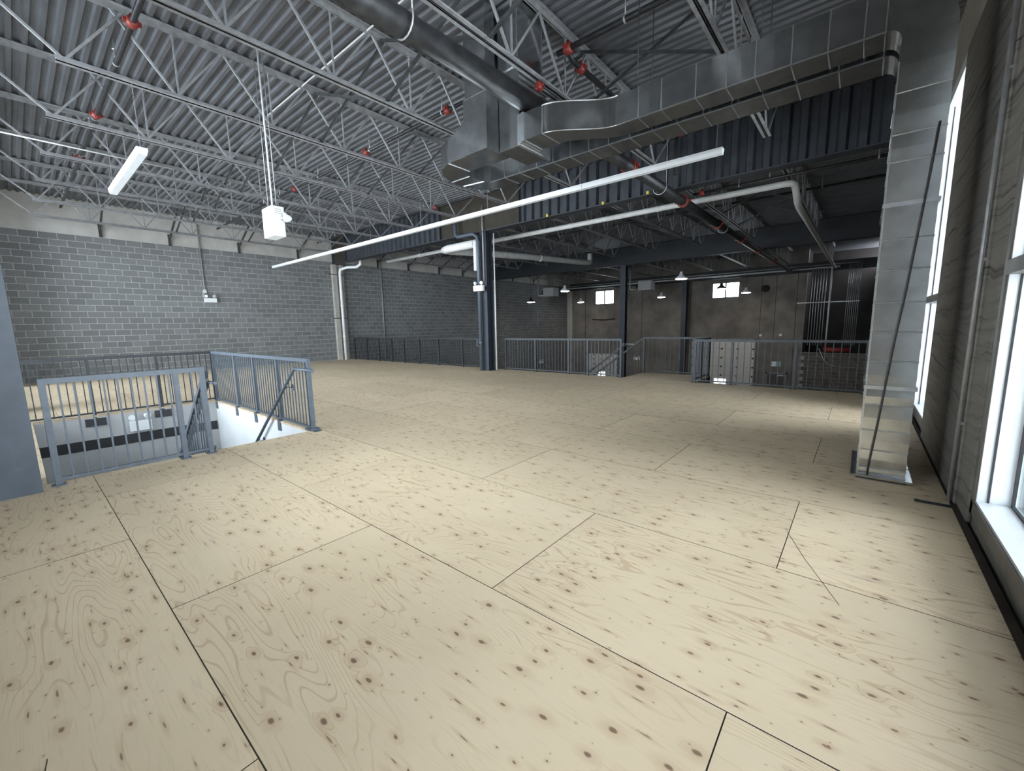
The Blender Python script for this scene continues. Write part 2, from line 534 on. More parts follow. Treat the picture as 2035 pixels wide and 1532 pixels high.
for j in range(len(ys) - 1):
    x = -0.287 if j % 2 == 1 else -1.515
    edges = [XEND]
    while x > XL:
        edges.append(x); x -= 2.478
    edges.append(XL)
    for i in range(len(edges) - 1):
        for (x0, x1, y0, y1) in cut((edges[i + 1], edges[i], ys[j], ys[j + 1])):
            if x1 - x0 < 0.02 or y1 - y0 < 0.02: continue
            cx, cy = (x0 + x1) / 2, (y0 + y1) / 2
            g = 0.0026
            dz = random.uniform(-0.0009, 0.0)
            mb = MB().use(1).box(x0 + g, x1 - g, y0 + g, y1 - g, -0.005, dz - 0.0002)
            mb.use(0); nn = len(mb.v)
            mb.v += [(x0 + g, y0 + g, dz), (x1 - g, y0 + g, dz), (x1 - g, y1 - g, dz), (x0 + g, y1 - g, dz)]
            mb.f.append((nn, nn + 1, nn + 2, nn + 3)); mb.sm.append(False)
            me = mb.mesh('plywood_sheet', (cx, cy, 0)); me.materials.append(PLY); me.materials.append(SUBF)
            inst('plywood_sheet', me, floor, (cx, cy, 0))
# edge trim of the opening (pale plywood edge) and dark notch at the right wall
part('opening_lip', MB().box(HX0 - 0.0, HX0 + 0.012, HY0, HY1, -0.035, -0.002).box(HX0, HX1, HY1 - 0.012, HY1, -0.035, -0.002), EDGEW, floor, 'pale cut plywood edge around the stair opening')
part('floor_notch', MB().box(0.44, 0.655, 4.58, 4.65, -0.017, 0.0008), GASKET, floor, 'dark rectangular notch cut in the plywood')
def floor_mark(name, pts, w, m=CABLE):
    part(name, MB().tube([(x, y, 0.0004) for x, y in pts], w, 4), m, floor)
floor_mark('scratch_mark', [(-0.30, 3.38), (-0.16, 3.02), (-0.06, 2.80), (0.02, 2.62)], 0.0010)
floor_mark('scratch_mark', [(-2.10, -0.10), (-1.95, -0.12), (-1.72, -0.14), (-1.5, -0.15)], 0.0015)

# --- lower floor
struct('floor', MB().box(XL, XR + 0.3, YF, 34.0, ZL - 0.2, ZL), LOWF, 'grey concrete floor of the warehouse below')
# --- stairwell walls below the opening
sw = struct('wall_stairwell_right', MB().box(-11.0, -6.0, HY1, HY1 + 0.12, ZL, -0.30).box(HX0, -6.18, HY1 - 0.004, HY1, -0.30, -0.036), WHITEW, 'white drywall on the right of the stairwell')
sf = struct('wall_stairwell_far', MB().box(-11.0, HX0, YF, HY1, ZL, -0.301).box(HX0, HX0 + 0.004, HY0, HY1, -0.30, -0.036), GREYW, 'light grey drywall at the far side of the stairwell')
part('dark_band', MB().box(HX0, HX0 + 0.012, HY0, HY1 - 0.02, -0.635, -0.45), BLACKB, sf, 'black horizontal band')
struct('wall_stairwell_near', MB().box(-6.18, -6.05, YF, HY1, ZL, -0.30), GREYW, 'grey drywall under the near floor edge')

# --- left wall: concrete blocks in mortar, plaster band above
wl = struct('wall_left', MB().box(XL - 0.25, XL - 0.004, YF - 0.3, 34, ZL, 4.62), MORTAR, 'grey concrete block wall')
part('plaster_band', MB().box(XL - 0.25, XL, YF - 0.3, G1 - 0.4, 4.62, ZD + 0.05).box(XL - 0.25, XL, G1 - 0.4, 20.6, 4.62, ZD + 0.05).box(XL - 0.25, XL, 20.6, YB, 4.62, ZD + 0.05), PLASTER, wl, 'pale concrete band above the blocks')
blk = shared('block', MB().bevbox(-0.006, 0.0, -0.191, 0.191, -0.0915, 0.0915, 0.003), BLOCK)
stuff = MB(); nb = 0
nrow = 43
for rz in range(nrow):
    z = 4.62 - 0.1005 - rz * 0.2005
    y = YF + (0.2 if rz % 2 else 0.0)
    while y < YB:
        yc = y + 0.2
        if z > 0 and yc < 4.9 and nb < 298:
            inst('block', blk, wl, (XL, yc, z)); nb += 1
        else:
            skip = (z < 0 and yc < YE)
            if not skip and yc < YB - 0.1:
                d = random.uniform(-0.002, 0.0015)
                stuff.box(XL - 0.006, XL + d, yc - 0.191, yc + 0.191, z - 0.0915, z + 0.0915)
        y += 0.4
part('blockwork', stuff, BLOCK, wl, kind='stuff')

# --- right wall: dark formliner concrete panels, windows, pale band above
def wall_with_holes(axis, face, depth, u0, u1, z0, z1, holes):
    """wall slab in plane axis=face, thickness depth (signed outwards), holes [(u0,u1,z0,z1)]"""
    mb = MB(); us = sorted({u0, u1, *[h[0] for h in holes], *[h[1] for h in holes]})
    def put(a, b, c, d):
        if b - a < 1e-6 or d - c < 1e-6: return
        if axis == 'x': mb.box(face, face + depth, a, b, c, d)
        else: mb.box(a, b, face, face + depth, c, d)
    for i in range(len(us) - 1):
        a, b = us[i], us[i + 1]
        hs = sorted([h for h in holes if h[0] <= a + 1e-6 and h[1] >= b - 1e-6], key=lambda h: h[2])
        z = z0
        for h in hs:
            put(a, b, z, h[2]); z = h[3]
        put(a, b, z, z1)
    return mb
WA = (-0.1, 4.28, 0.10, 4.42)      # near window opening (y0,y1,z0,z1)
WB = (7.25, 9.15, 0.06, 4.46)      # far window opening
wr = struct('wall_right', wall_with_holes('x', XR + 0.02, 0.17, YF - 0.3, 34, ZL, 4.47, [WA, WB]), FORM, 'dark grained concrete wall')
part('precast_panel', MB().bevbox(XR - 0.03, XR + 0.02, 4.70, 7.22, 0.0, 4.44, 0.008), FORM, wr, 'dark wood-grained concrete panel between the windows')
part('panel_edge', MB().bevbox(XR - 0.012, XR + 0.02, 4.31, 4.69, 0.0, 4.44, 0.01), FORM, wr, 'rough concrete strip beside the near window')
part('upper_band', MB().box(XR + 0.05, XR + 0.3, YF - 0.3, YB, 4.52, ZD + 0.05), PLASTER, wr, 'pale concrete band above the dark panels')
part('black_gap', MB().box(XR + 0.1, XR + 0.3, YF - 0.3, YB, 4.47, 4.52), GASKET, wr, 'black gap on top of the dark panels')

def side_window(name, y0, y1, z0, z1, zt, label, ff=0.07):
    """window in the right wall: grey outer frame, white liner, gasket, transom, panes"""
    x0 = XR - 0.005
    fr = MB(); w = 0.10
    fr.box(x0, x0 + 0.06, y0, y0 + w * 0.5, z0, z1).box(x0, x0 + 0.06, y1 - ff, y1, z0, z1)
    fr.box(x0, x0 + 0.06, y0, y1, z0, z0 + 0.09).box(x0, x0 + 0.06, y0, y1, z1 - 0.05, z1)
    o = struct(name, fr, GREYF, label)
    a, b, c, d = y0 + w * 0.5, y1 - ff, z0 + 0.09, z1 - 0.05
    t = 0.02; xo = XR + 0.195
    part('window_frame', MB().box(x0 + 0.012, xo, a, a + t, c, d).box(x0 + 0.012, xo, b - t, b, c, d)
         .box(x0 + 0.012, xo, a + t, b - t, c, c + t).box(x0 + 0.012, xo, a + t, b - t, d - t, d), WHITEF, o, 'white window liner')
    gx = XR + 0.055
    part('gasket', MB().box(gx, gx + 0.012, a + t, a + t + 0.004, c + t, d).box(gx, gx + 0.012, b - t - 0.004, b - t, c + t, d)
         .box(xo - 0.03, xo - 0.013, a + t, b - t, c + t, c + t + 0.012).box(xo - 0.03, xo - 0.013, b - t - 0.012, b - t, c + t, d)
         .box(xo - 0.03, xo - 0.013, a + t, a + t + 0.012, c + t, d), GASKET, o, 'dark rubber gasket')
    part('transom', MB().box(x0 - 0.004, xo - 0.03, a, b, zt - 0.045, zt + 0.045), GREYF, o, 'grey transom bar')
    for (p, q) in ((c + t, zt - 0.045), (zt + 0.045, d - t)):
        part('pane', MB().box(xo - 0.012, xo - 0.004, a + t, b - t, p, q), GLASS, o)
    return o
side_window('window_1', *WA, 1.80, 'tall window at the right edge with white liner')
side_window('window_2', *WB, 1.74, 'tall narrow window beyond the duct riser', 0.30)
part('head_flashing', MB().bar((XR - 0.01, 7.28, 4.36), (XR - 0.01, 9.1, 4.36), 0.03, 0.14), WHITEF, bpy.data.objects['window_2'], 'pale metal head flashing')

# --- unseen front wall behind the camera, glazing shaped for its light
holes = FRONT_WINS
wf = struct('wall_front', wall_with_holes('y', YF, -0.3, XL, XR + 0.3, ZL, ZD + 0.05, holes), BACKW, 'front wall with large windows')
for k, (a, b, w0, w1) in enumerate(FRONT_WINS):
    mb = MB(); y0, y1 = YF - 0.2, YF - 0.08
    mb.box(a, b, y0, y1, w0, w0 + 0.06).box(a, b, y0, y1, w1 - 0.06, w1)
    n = 4
    for i in range(n + 1):
        xx = a + (b - a - 0.06) * i / n
        mb.box(xx, xx + 0.06, y0, y1, w0 + 0.06, w1 - 0.06)
    o = struct('window_%d' % (k + 3), mb, WHITEF, 'unseen front window band sized for the light it admits')
    for i in range(n):
        xx = a + (b - a - 0.06) * i / n + 0.06
        part('pane', MB().box(xx, xx + (b - a - 0.06) / n - 0.06, YF - 0.145, YF - 0.137, w0 + 0.06, w1 - 0.06), GLASS, o)

# --- back wall with two small windows, doors
XBE = -2.75
bh = [(-17.05, -15.3, 3.02, 4.18), (-8.1, -6.35, 3.02, 4.10)]
wb = struct('wall_back', wall_with_holes('y', YB, 0.3, XL, XBE, ZL, ZD, bh), BACKW, 'brown-grey precast back wall')
for xx in (-17.9, -14.5, -13.0, -9.45, -5.1, -4.3, -3.2):
    part('panel_joint', MB().box(xx - 0.012, xx + 0.012, YB - 0.006, YB, 0.3 if xx in (-17.9,) else ZL, 4.5), DARKW, wb, 'dark vertical joint')
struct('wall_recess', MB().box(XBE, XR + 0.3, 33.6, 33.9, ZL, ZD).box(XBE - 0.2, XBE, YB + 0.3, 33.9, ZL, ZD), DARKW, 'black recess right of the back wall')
for k, (x0, x1, z0, z1) in enumerate(bh):
    mb = MB(); y0, y1 = YB + 0.02, YB + 0.12; t = 0.08
    mb.box(x0, x0 + t, y0, y1, z0, z1).box(x1 - t, x1, y0, y1, z0, z1).box(x0, x1, y0, y1, z0, z0 + t).box(x0, x1, y0, y1, z1 - t, z1)
    xm = (x0 + x1) / 2
    mb.box(xm - 0.04, xm + 0.04, y0, y1, z0, z1)
    o = struct('window_%d' % (k + 6), mb, GREYF, ('small left' if k == 0 else 'small right') + ' window high in the back wall')
    part('pane', MB().box(x0 + t, xm - 0.04, YB + 0.06, YB + 0.07, z0 + t, z1 - t), GLASS, o)
    part('pane', MB().box(xm + 0.04, x1 - t, YB + 0.06, YB + 0.07, z0 + t, z1 - t), GLASS, o)
    portal(xm, YB + 0.35, (z0 + z1) / 2, x1 - x0, z1 - z0, 'b')
    part('sill', MB().box(x0 - 0.08, x1 + 0.08, YB - 0.03, YB, z0 - 0.1, z0), BACKW, o)

# --- overhead doors in the back wall (sectional panels with a glowing pane)
PANEG = emis('glowing_door_pane', (0.9, 0.97, 1.0), 2.0)  # emission stands in for daylight coming through the pane
def overhead_door(name, x0, x1, ztop, pane, label):
    fr = MB().box(x0 - 0.08, x0, YB - 0.06, YB, ZL, ztop + 0.08).box(x1, x1 + 0.08, YB - 0.06, YB, ZL, ztop + 0.08).box(x0 - 0.08, x1 + 0.08, YB - 0.06, YB, ztop, ztop + 0.08)
    o = struct(name, fr, GREYF, label)
    n = 7; h = (ztop - ZL) / n
    for i in range(n):
        part('door_panel', MB().bevbox(x0, x1, YB - 0.05, YB - 0.005, ZL + i * h + 0.004, ZL + (i + 1) * h - 0.004, 0.008), DOORW, o)
        for xx in (x0 + 0.06, x0 + (x1 - x0) * 0.25, (x0 + x1) / 2, x0 + (x1 - x0) * 0.75, x1 - 0.06):
            part('hinge', MB().box(xx - 0.05, xx + 0.05, YB - 0.075, YB - 0.05, ZL + (i + 1) * h - 0.05, ZL + (i + 1) * h + 0.05) if i < n - 1 else MB().box(xx - 0.05, xx + 0.05, YB - 0.075, YB - 0.05, ztop - 0.12, ztop - 0.04), DARKW, o)
    px0, px1, pz0, pz1 = pane
    part('pane', MB().box(px0, px1, YB - 0.058, YB - 0.05, pz0, pz1), PANEG, o, 'pane glowing in place of daylight')
    return o
overhead_door('door_1', -17.76, -14.9, -0.95, (-16.65, -16.0, -2.78, -2.42), 'smaller white overhead door at the left of the back wall')
overhead_door('door_2', -9.2, -5.3, 0.25, (-7.65, -6.9, -2.78, -2.42), 'large white overhead door in the back wall')
d3 = struct('door_3', MB().box(-4.6, -4.5, YB - 0.05, YB, ZL, -1.82).box(-3.5, -3.4, YB - 0.05, YB, ZL, -1.82).box(-4.6, -3.4, YB - 0.05, YB, -1.9, -1.82), GREYF, 'dark exit door under the exit sign')
part('door_leaf', MB().bevbox(-4.5, -3.5, YB - 0.04, YB - 0.005, ZL + 0.01, -1.9, 0.006), DOORD, d3)
part('closer', MB().box(-3.95, -3.6, YB - 0.09, YB - 0.04, -2.02, -1.95), COND, d3, 'pale door closer')

# --- lower demising block wall at the far right
wd = struct('wall_demising', MB().box(-2.6, XR, 28.7, 29.0, ZL, -0.35), MORTAR, 'low brown block wall at the far right')
BLKB = mat('brown_concrete_block', (0.13, 0.11, 0.092), 0.9, 0, 0.2, 6, isl=True)
sb = MB()
for r in range(18):
    z = -0.45 - r * 0.2
    x = -2.6 + (0.2 if r % 2 else 0)
    while x < XR - 0.2:
        sb.box(x + 0.005, x + 0.395, 28.69, 28.7, z - 0.095, z + 0.095); x += 0.4
part('blockwork', sb, BLKB, wd, kind='stuff')

# --- roof: corrugated deck, flutes run along X
prof = []
y = YF - 0.3; p = 0.1525
while y < 34:
    prof += [(y, ZD), (y + 0.052, ZD), (y + 0.072, ZD + 0.038), (y + 0.132, ZD + 0.038)]
    y += p
dk = MB()
n = len(prof)
for (yy, zz) in prof:
    dk.v += [(XL - 0.25, yy, zz), (XR + 0.3, yy, zz)]
for i in range(n - 1):
    dk.f.append((2 * i, 2 * i + 2, 2 * i + 3, 2 * i + 1)); dk.sm.append(False)
dk.box(XL - 0.25, XR + 0.3, YF - 0.3, 34, ZD + 0.05, ZD + 0.2)
struct('ceiling', dk, DECK, 'corrugated galvanised roof deck')

# ================================================================== COLUMNS AND GIRDERS
def i_column(name, x, y, z0, z1, m, label, bf=0.25, d=0.25, t=0.018, axis='x', base=True):
    """I section; axis = direction of the web depth"""
    o = thing(name, label, 'column', (x, y, z0))
    if axis == 'x':
        part('flange', MB().box(x + d / 2 - t, x + d / 2, y - bf / 2, y + bf / 2, z0, z1), m, o)
        part('flange', MB().box(x - d / 2, x - d / 2 + t, y - bf / 2, y + bf / 2, z0, z1), m, o)
        part('web', MB().box(x - d / 2 + t, x + d / 2 - t, y - 0.007, y + 0.007, z0, z1), m, o)
    else:
        part('flange', MB().box(x - bf / 2, x + bf / 2, y + d / 2 - t, y + d / 2, z0, z1), m, o)
        part('flange', MB().box(x - bf / 2, x + bf / 2, y - d / 2, y - d / 2 + t, z0, z1), m, o)
        part('web', MB().box(x - 0.007, x + 0.007, y - d / 2 + t, y + d / 2 - t, z0, z1), m, o)
    if base:
        part('base_plate', MB().box(x - 0.2, x + 0.2, y - 0.16, y + 0.17, z0, z0 + 0.012), m, o)
    return o
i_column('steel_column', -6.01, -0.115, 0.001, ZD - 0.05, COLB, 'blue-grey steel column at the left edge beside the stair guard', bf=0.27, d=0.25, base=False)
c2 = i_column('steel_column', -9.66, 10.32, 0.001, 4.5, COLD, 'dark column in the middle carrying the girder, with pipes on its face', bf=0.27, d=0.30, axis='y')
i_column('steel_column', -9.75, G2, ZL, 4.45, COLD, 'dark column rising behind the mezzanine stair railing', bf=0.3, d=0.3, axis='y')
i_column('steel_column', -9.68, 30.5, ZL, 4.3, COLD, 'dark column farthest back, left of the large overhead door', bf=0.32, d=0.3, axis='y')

def girder(y, x0, x1, zb, zt, label, flats, m=GIRD):
    o = thing('steel_girder', label, 'girder', (x0, y, zb))
    part('bottom_flange', MB().box(x0, x1, y - 0.14, y + 0.14, zb, zb + 0.025), m, o)
    part('top_flange', MB().box(x0, x1, y - 0.14, y + 0.14, zt - 0.025, zt), m, o)
    # corrugated web between the flat end plates
    segs = []; a = x0
    for f0, f1 in sorted(flats):
        if f0 > a: segs.append((a, f0, True))
        segs.append((f0, f1, False)); a = f1
    if a < x1: segs.append((a, x1, True))
    for a, b, cor in segs:
        mb = MB()
        if cor:
            pts = []; x = a; k = 0
            while x < b - 1e-6:
                pts += [(x, -0.04), (min(x + 0.11, b), -0.04), (min(x + 0.15, b), 0.04), (min(x + 0.26, b), 0.04)]
                x += 0.30
            pts.append((b, -0.04))
            for x, d in pts:
                mb.v += [(x, y + d, zb + 0.025), (x, y + d, zt - 0.025)]
            for i in range(len(pts) - 1):
                mb.f.append((2 * i, 2 * i + 2, 2 * i + 3, 2 * i + 1)); mb.sm.append(False)
            part('corrugated_web', mb, m, o)
        else:
            part('flat_web', mb.box(a, b, y - 0.045, y - 0.033, zb + 0.025, zt - 0.025), GIRDB if m is GIRD else m, o, 'brown flat web plate' if m is GIRD else None)
            for xx in (a, b - 0.012):
                part('stiffener', MB().box(xx, xx + 0.012, y - 0.13, y - 0.045, zb + 0.025, zt - 0.025), m, o)
    return o
girder(G1, XL + 0.02, XR, 4.50, ZD - 0.02, 'deep corrugated-web girder over the mezzanine edge', [(-19.4, -18.2), (-11.7, -8.1)])
girder(G2, XL + 0.02, XR, 4.48, ZD - 0.3, 'dark girder farther back over the warehouse', [(XL + 0.02, XR)], GIRD2)
bb = thing('steel_beam', 'dark beam running along the top of the back wall', 'beam', (-10, 30.75, 4.3))
part('web', MB().box(XL + 0.3, XR, 30.74, 30.76, 4.3, 4.78), GIRD2, bb)
part('flange', MB().box(XL + 0.3, XR, 30.6, 30.9, 4.28, 4.3), GIRD2, bb)
part('flange', MB().box(XL + 0.3, XR, 30.6, 30.9, 4.78, 4.8), GIRD2, bb)

# ================================================================== ROOF JOISTS
JX = [-1.58 - 2.045 * k for k in range(9)]
ZBc, ZTc = 4.80, 5.60
def angle_pair(mb, x, y0, y1, z, h, gap=0.022, leg=0.055, flip=1, t=0.009):
    """double angle chord: two L sections back to back with a gap"""
    for s in (-1, 1):
        xi = x + s * gap / 2
        xo = x + s * (gap / 2 + leg)
        mb.box(xi, xo, y0, y1, z, z + t * flip)
        mb.box(xi, xi + s * t, y0, y1, z, z + h * flip)
    return mb
NODES = [1.93, 3.17, 4.42, 5.65, 6.9, 8.15]
# shared web bars (local: along +Z from origin, unit length)
web_me = shared('web_bar', MB().box(-0.014, 0.014, -0.014, 0.014, 0, 1), STEEL)
web_thin = shared('web_bar', MB().box(-0.010, 0.010, -0.010, 0.010, 0, 1), STEEL)
def bar_inst(me, parent, a, b, name='web_bar'):
    a = Vector(a); b = Vector(b); d = b - a
    e = d.to_track_quat('Z', 'X').to_euler()
    return inst(name, me, parent, a, e, (1, 1, d.length))
def joist(x, y0, label, rev=False, group=None):
    o = thing('roof_joist', label, 'joist', (x, y0, ZBc), group)
    top = angle_pair(MB(), x, y0 - 0.1 if y0 < 0 else y0, min(y0 + 10.27, 31.05), ZTc + 0.075, 0.07, flip=-1, leg=0.065)
    part('top_chord', top, STEEL, o)
    bot = angle_pair(MB(), x, y0 + 0.92, y0 + 9.36, ZBc - 0.03, 0.06)
    part('bottom_chord', bot, STEEL, o)
    zt, zb = ZTc + 0.03, ZBc
    tops = [y0 + 0.0]
    ns = [y0 + a + 0.17 for a in NODES]
    for i, yb in enumerate([y0 + 1.0] + ns + [y0 + 9.3]):
        bar_inst(web_me if 0 < i else web_me, o, (x, yb, zb), (x, yb - 0.62 if i > 0 else y0 + 0.05, zt))
        bar_inst(web_me, o, (x, yb, zb), (x, yb + 0.62 if i < len(ns) + 1 else min(y0 + 10.2, 31.0), zt))
        if 0 < i < len(ns) + 1:
            bar_inst(web_thin, o, (x, yb + 0.02, zb), (x, yb + 0.02, zt))
    return o
BAYS = [(-0.17, 'front bay'), (10.42, 'middle bay'), (20.95, 'rear bay')]
for b, (y0, bn) in enumerate(BAYS):
    for k, x in enumerate(JX):
        joist(x, y0, 'grey open-web steel roof joist, %s from the right wall in the %s' % (ORD[k], bn), group='roof joists of the ' + bn)
# cross bridging between the joists of the front and middle bays
for b, (y0, bn) in enumerate(BAYS[:2]):
    for q, dy in enumerate((4.12, 6.28)):
        for k in range(len(JX) - 1):
            xa, xb = JX[k], JX[k + 1]
            if b == 0 and q == 0 and k == 1:      # ducts drop through here
                pass
            o = thing('cross_bridging', 'dark crossed angle braces between the %s and %s joists, %s row of the %s' % (ORD[k], ORD[k + 1], ('nearer', 'farther')[q], bn), 'brace', (xa, y0 + dy, ZBc), 'cross bridging in the ' + bn)
            part('brace', MB().bar((xa, y0 + dy, ZBc), (xb, y0 + dy, ZTc), 0.045, 0.006).bar((xa, y0 + dy - 0.02, ZBc), (xb, y0 + dy - 0.02, ZTc), 0.006, 0.045), STEELD, o)
            part('brace', MB().bar((xa, y0 + dy + 0.03, ZTc), (xb, y0 + dy + 0.03, ZBc), 0.045, 0.006).bar((xa, y0 + dy + 0.05, ZTc), (xb, y0 + dy + 0.05, ZBc), 0.006, 0.045), STEELD, o)
# bridging stubs anchored to the pale band of the left wall
for k, (yy, zz) in enumerate(((2.3, 4.95), (4.1, 4.9), (6.3, 4.9), (8.6, 4.92), (12.6, 4.9), (14.5, 4.9), (16.7, 4.9), (18.6, 4.9), (23.5, 4.9), (26.0, 4.9))):
    o = thing('wall_brace', 'dark angle brace from the last joist to the left wall band, %s from the front' % ORD[k], 'brace', (XL, yy, zz), 'braces on the left wall band')
    part('brace', MB().bar((XL + 0.005, yy, zz - 0.1), (JX[-1], yy, ZTc - 0.05), 0.05, 0.05), STEELD, o)
    part('clip', MB().box(XL, XL + 0.05, yy - 0.04, yy + 0.04, zz - 0.32, zz + 0.08), STEELD, o)

# ================================================================== DUCTS
ZA, ZT = 3.87, 4.20
def strip_faces(mb, rows, closed, smooth_sides):
    """quads between profile rows; every side strip gets its own vertices so that it shades cleanly"""
    k = len(rows[0])
    for j in range(k if closed else k - 1):
        base = len(mb.v)
        for r in rows:
            mb.v += [r[j], r[(j + 1) % k]]
        for i in range(len(rows) - 1):
            n0 = base + 2 * i
            mb.f.append((n0, n0 + 1, n0 + 3, n0 + 2)); mb.sm.append(j in smooth_sides)
    return mb
def sec_x(mb, x0, x1, y0, y1, z0, z1, rib=True):
    """duct section along X: sheet slightly pillowed between the seams, standing seam at its right end"""
    e = 0.0025; xm = (x0 + x1) / 2
    rows = []
    for x, d in ((x0, 0), (xm, e), (x1 - 0.012, 0)):
        rows.append([(x, y0 - d, z0 - d), (x, y1 + d, z0 - d), (x, y1 + d, z1 + d), (x, y0 - d, z1 + d)])
    strip_faces(mb, rows, True, ())
    if rib:
        mb.use(1)
        mb.bevbox(x1 - 0.011, x1, y0 - 0.006, y1 + 0.006, z0 - 0.006, z1 + 0.006, 0.003)
    return mb
def duct_tail(o, y0, y1, xs):
    """straight sections along X, elbow down, riser to the floor"""
    for a, b in zip(xs[:-1], xs[1:]):
        part('duct_section', sec_x(MB(), a, b - 0.001, y0, y1, ZA, ZT), (GALV, GALVB), o)
    # long bright edge seam along the bottom front corner
    part('edge_seam', MB().box(xs[0], -0.03, y0 - 0.009, y0 + 0.004, ZA - 0.009, ZA + 0.004), GALVB, o, 'bright folded seam along the bottom edge')
    cx, cz, ri, ro = -0.03, 3.77, 0.10, 0.43
    N_ = 10; mb = MB(); rows = []
    for i in range(N_ + 1):
        t = math.pi / 2 * i / N_
        s, c = math.sin(t), math.cos(t)
        rows.append([(cx + ri * s, y0, cz + ri * c), (cx + ri * s, y1, cz + ri * c), (cx + ro * s, y1, cz + ro * c), (cx + ro * s, y0, cz + ro * c)])
    strip_faces(mb, rows, True, (0, 2))
    part('elbow', mb, GALV, o, 'curved duct elbow turning down')
    zs = [3.77, 3.35, 3.02, 2.80, 2.45, 2.16, 1.90, 1.62, 1.36, 1.10, 0.86, 0.70, 0.46, 0.27, 0.10, 0.035]
    for a, b in zip(zs[:-1], zs[1:]):
        e = 0.003; zm = (a + b) / 2; mb = MB()
        strip_faces(mb, [[(0.07 - d, y0 - d, z), (0.40 + d, y0 - d, z), (0.40 + d, y1 + d, z), (0.07 - d, y1 + d, z)] for z, d in ((a, 0), (zm, e), (b + 0.010, 0))], True, ())
        mb.use(1).bevbox(0.063, 0.407, y0 - 0.007, y1 + 0.007, b, b + 0.011, 0.0035)
        part('duct_section', mb, (GALV, GALVB), o)
    for z in (0.86, 2.45):
        part('flange_joint', MB().box(0.055, 0.415, y0 - 0.016, y1 + 0.016, z - 0.012, z + 0.022), GALVB, o, 'bright bolted flange joint')
    part('corner_seam', MB().box(0.064, 0.074, y0 - 0.006, y0 + 0.004, 0.04, 3.6), GALVB, o, 'bright corner seam')
    part('base_flange', MB().box(0.02, 0.45, y0 - 0.05, y1 + 0.03, 0.018, 0.036), GALV, o, 'galvanised flange at the floor')
    part('base_opening', MB().box(0.06, 0.41, y0 - 0.035, y1, 0.0005, 0.018), GASKET, o, 'black gap under the flange')

# duct A: second drop, transition collar, S bend, run to the riser
da = thing('supply_duct', 'galvanised duct nearer the camera, with S bend and tall riser by the window', 'duct', (0.24, 5.2, 0))
part('drop', MB().box(-4.055, -3.70, 4.67, 5.30, ZA, 4.56).box(-4.06, -3.695, 4.665, 5.305, 4.54, 4.56), GALV, da, 'vertical drop from the roof')
part('drop', MB().box(-4.05, -3.71, 4.68, 5.29, 4.56, 4.86), GALV, da)
part('plenum', MB().prism([(-4.05, 4.862), (-3.76, 4.862), (-3.715, 4.93), (-3.715, 5.66), (-4.05, 5.66)], 4.66, 5.20, 'y').use(1).box(-3.718, -3.708, 4.65, 5.21, 4.92, 4.94).box(-3.718, -3.708, 4.65, 4.665, 4.93, 5.66).box(-3.718, -3.708, 5.195, 5.21, 4.93, 5.66), (GALV, GALVB), da, 'shiny wider plenum under the roof')
part('collar', MB().box(-3.70, -3.66, 4.62, 5.33, ZA - 0.02, ZT + 0.03).box(-3.66, -3.60, 4.60, 5.12, ZA - 0.01, ZT + 0.02).box(-3.60, -3.555, 4.575, 5.03, ZA - 0.008, ZT + 0.012), GALVB, da, 'bright transition collar')
part('duct_section', sec_x(MB(), -3.555, -3.27, 4.59, 4.98, ZA, ZT), (GALV, GALVB), da)
def ysm(x):
    t = min(1, max(0, (x + 3.27) / 0.80)); t = t * t * (3 - 2 * t)
    return 4.59 + (5.02 - 4.59) * t, 4.98 + (5.35 - 4.98) * t
for a, b in ((-3.27, -3.0), (-3.0, -2.73), (-2.73, -2.47)):
    mb = MB(); rows = []
    for i in range(9):
        x = a + (b - a) * i / 8; f, k = ysm(x)
        rows.append([(x, f, ZA), (x, k, ZA), (x, k, ZT), (x, f, ZT)])
    strip_faces(mb, rows, True, (1, 3))
    part('bend_section', mb, GALV, da, 'curved S-bend section')
part('edge_seam', MB().tube([(x, ysm(x)[0] - 0.002, ZA) for x in [-3.27 + 0.8 * i / 14 for i in range(15)]], 0.007, 5), GALVB, da, 'bright folded seam along the S bend')
part('edge_seam', MB().tube([(x, ysm(x)[0] - 0.002, ZT) for x in [-3.27 + 0.8 * i / 14 for i in range(15)]], 0.007, 5), GALVB, da)
duct_tail(da, 5.02, 5.35, [-2.47, -2.2, -1.93, -1.56, -1.26, -1.0, -0.70, -0.42, -0.17, -0.03])
# duct B: first drop, turns left, U turn, long run behind
db = thing('supply_duct', 'galvanised duct behind, making a U turn at its left end', 'duct', (0.24, 5.65, 0))
part('drop', MB().box(-4.50, -4.065, 4.42, 4.90, ZA, 4.60).box(-4.505, -4.06, 4.415, 4.905, 4.585, 4.60), GALV, db, 'vertical drop from the roof')
part('drop', MB().box(-4.48, -4.08, 4.44, 4.88, 4.60, 5.66), GALV, db)
part('duct_section', MB().prism([(-4.87, ZA), (-4.501, ZA), (-4.501, 4.34), (-4.87, 4.17)], 4.44, 4.88, 'y').box(-4.88, -4.868, 4.432, 4.888, ZA - 0.007, 4.177), GALV, db, 'sloped transition left of the drop')
part('elbow', MB().prism([(-4.871, 4.44), (-5.15, 4.55), (-5.33, 4.75), (-5.44, 5.03), (-5.02, 5.03), (-4.98, 4.94), (-4.871, 4.88)], ZA, 4.17), GALV, db)
part('duct_section', MB().prism([(-5.44, 5.031), (-5.44, 5.30), (-5.02, 5.36), (-5.02, 5.031)], ZA, 4.17), GALV, db)
part('elbow', MB().prism([(-5.44, 5.301), (-5.36, 5.66), (-4.96, 5.84), (-4.96, 5.46), (-5.02, 5.361)], ZA, 4.17), GALV, db)
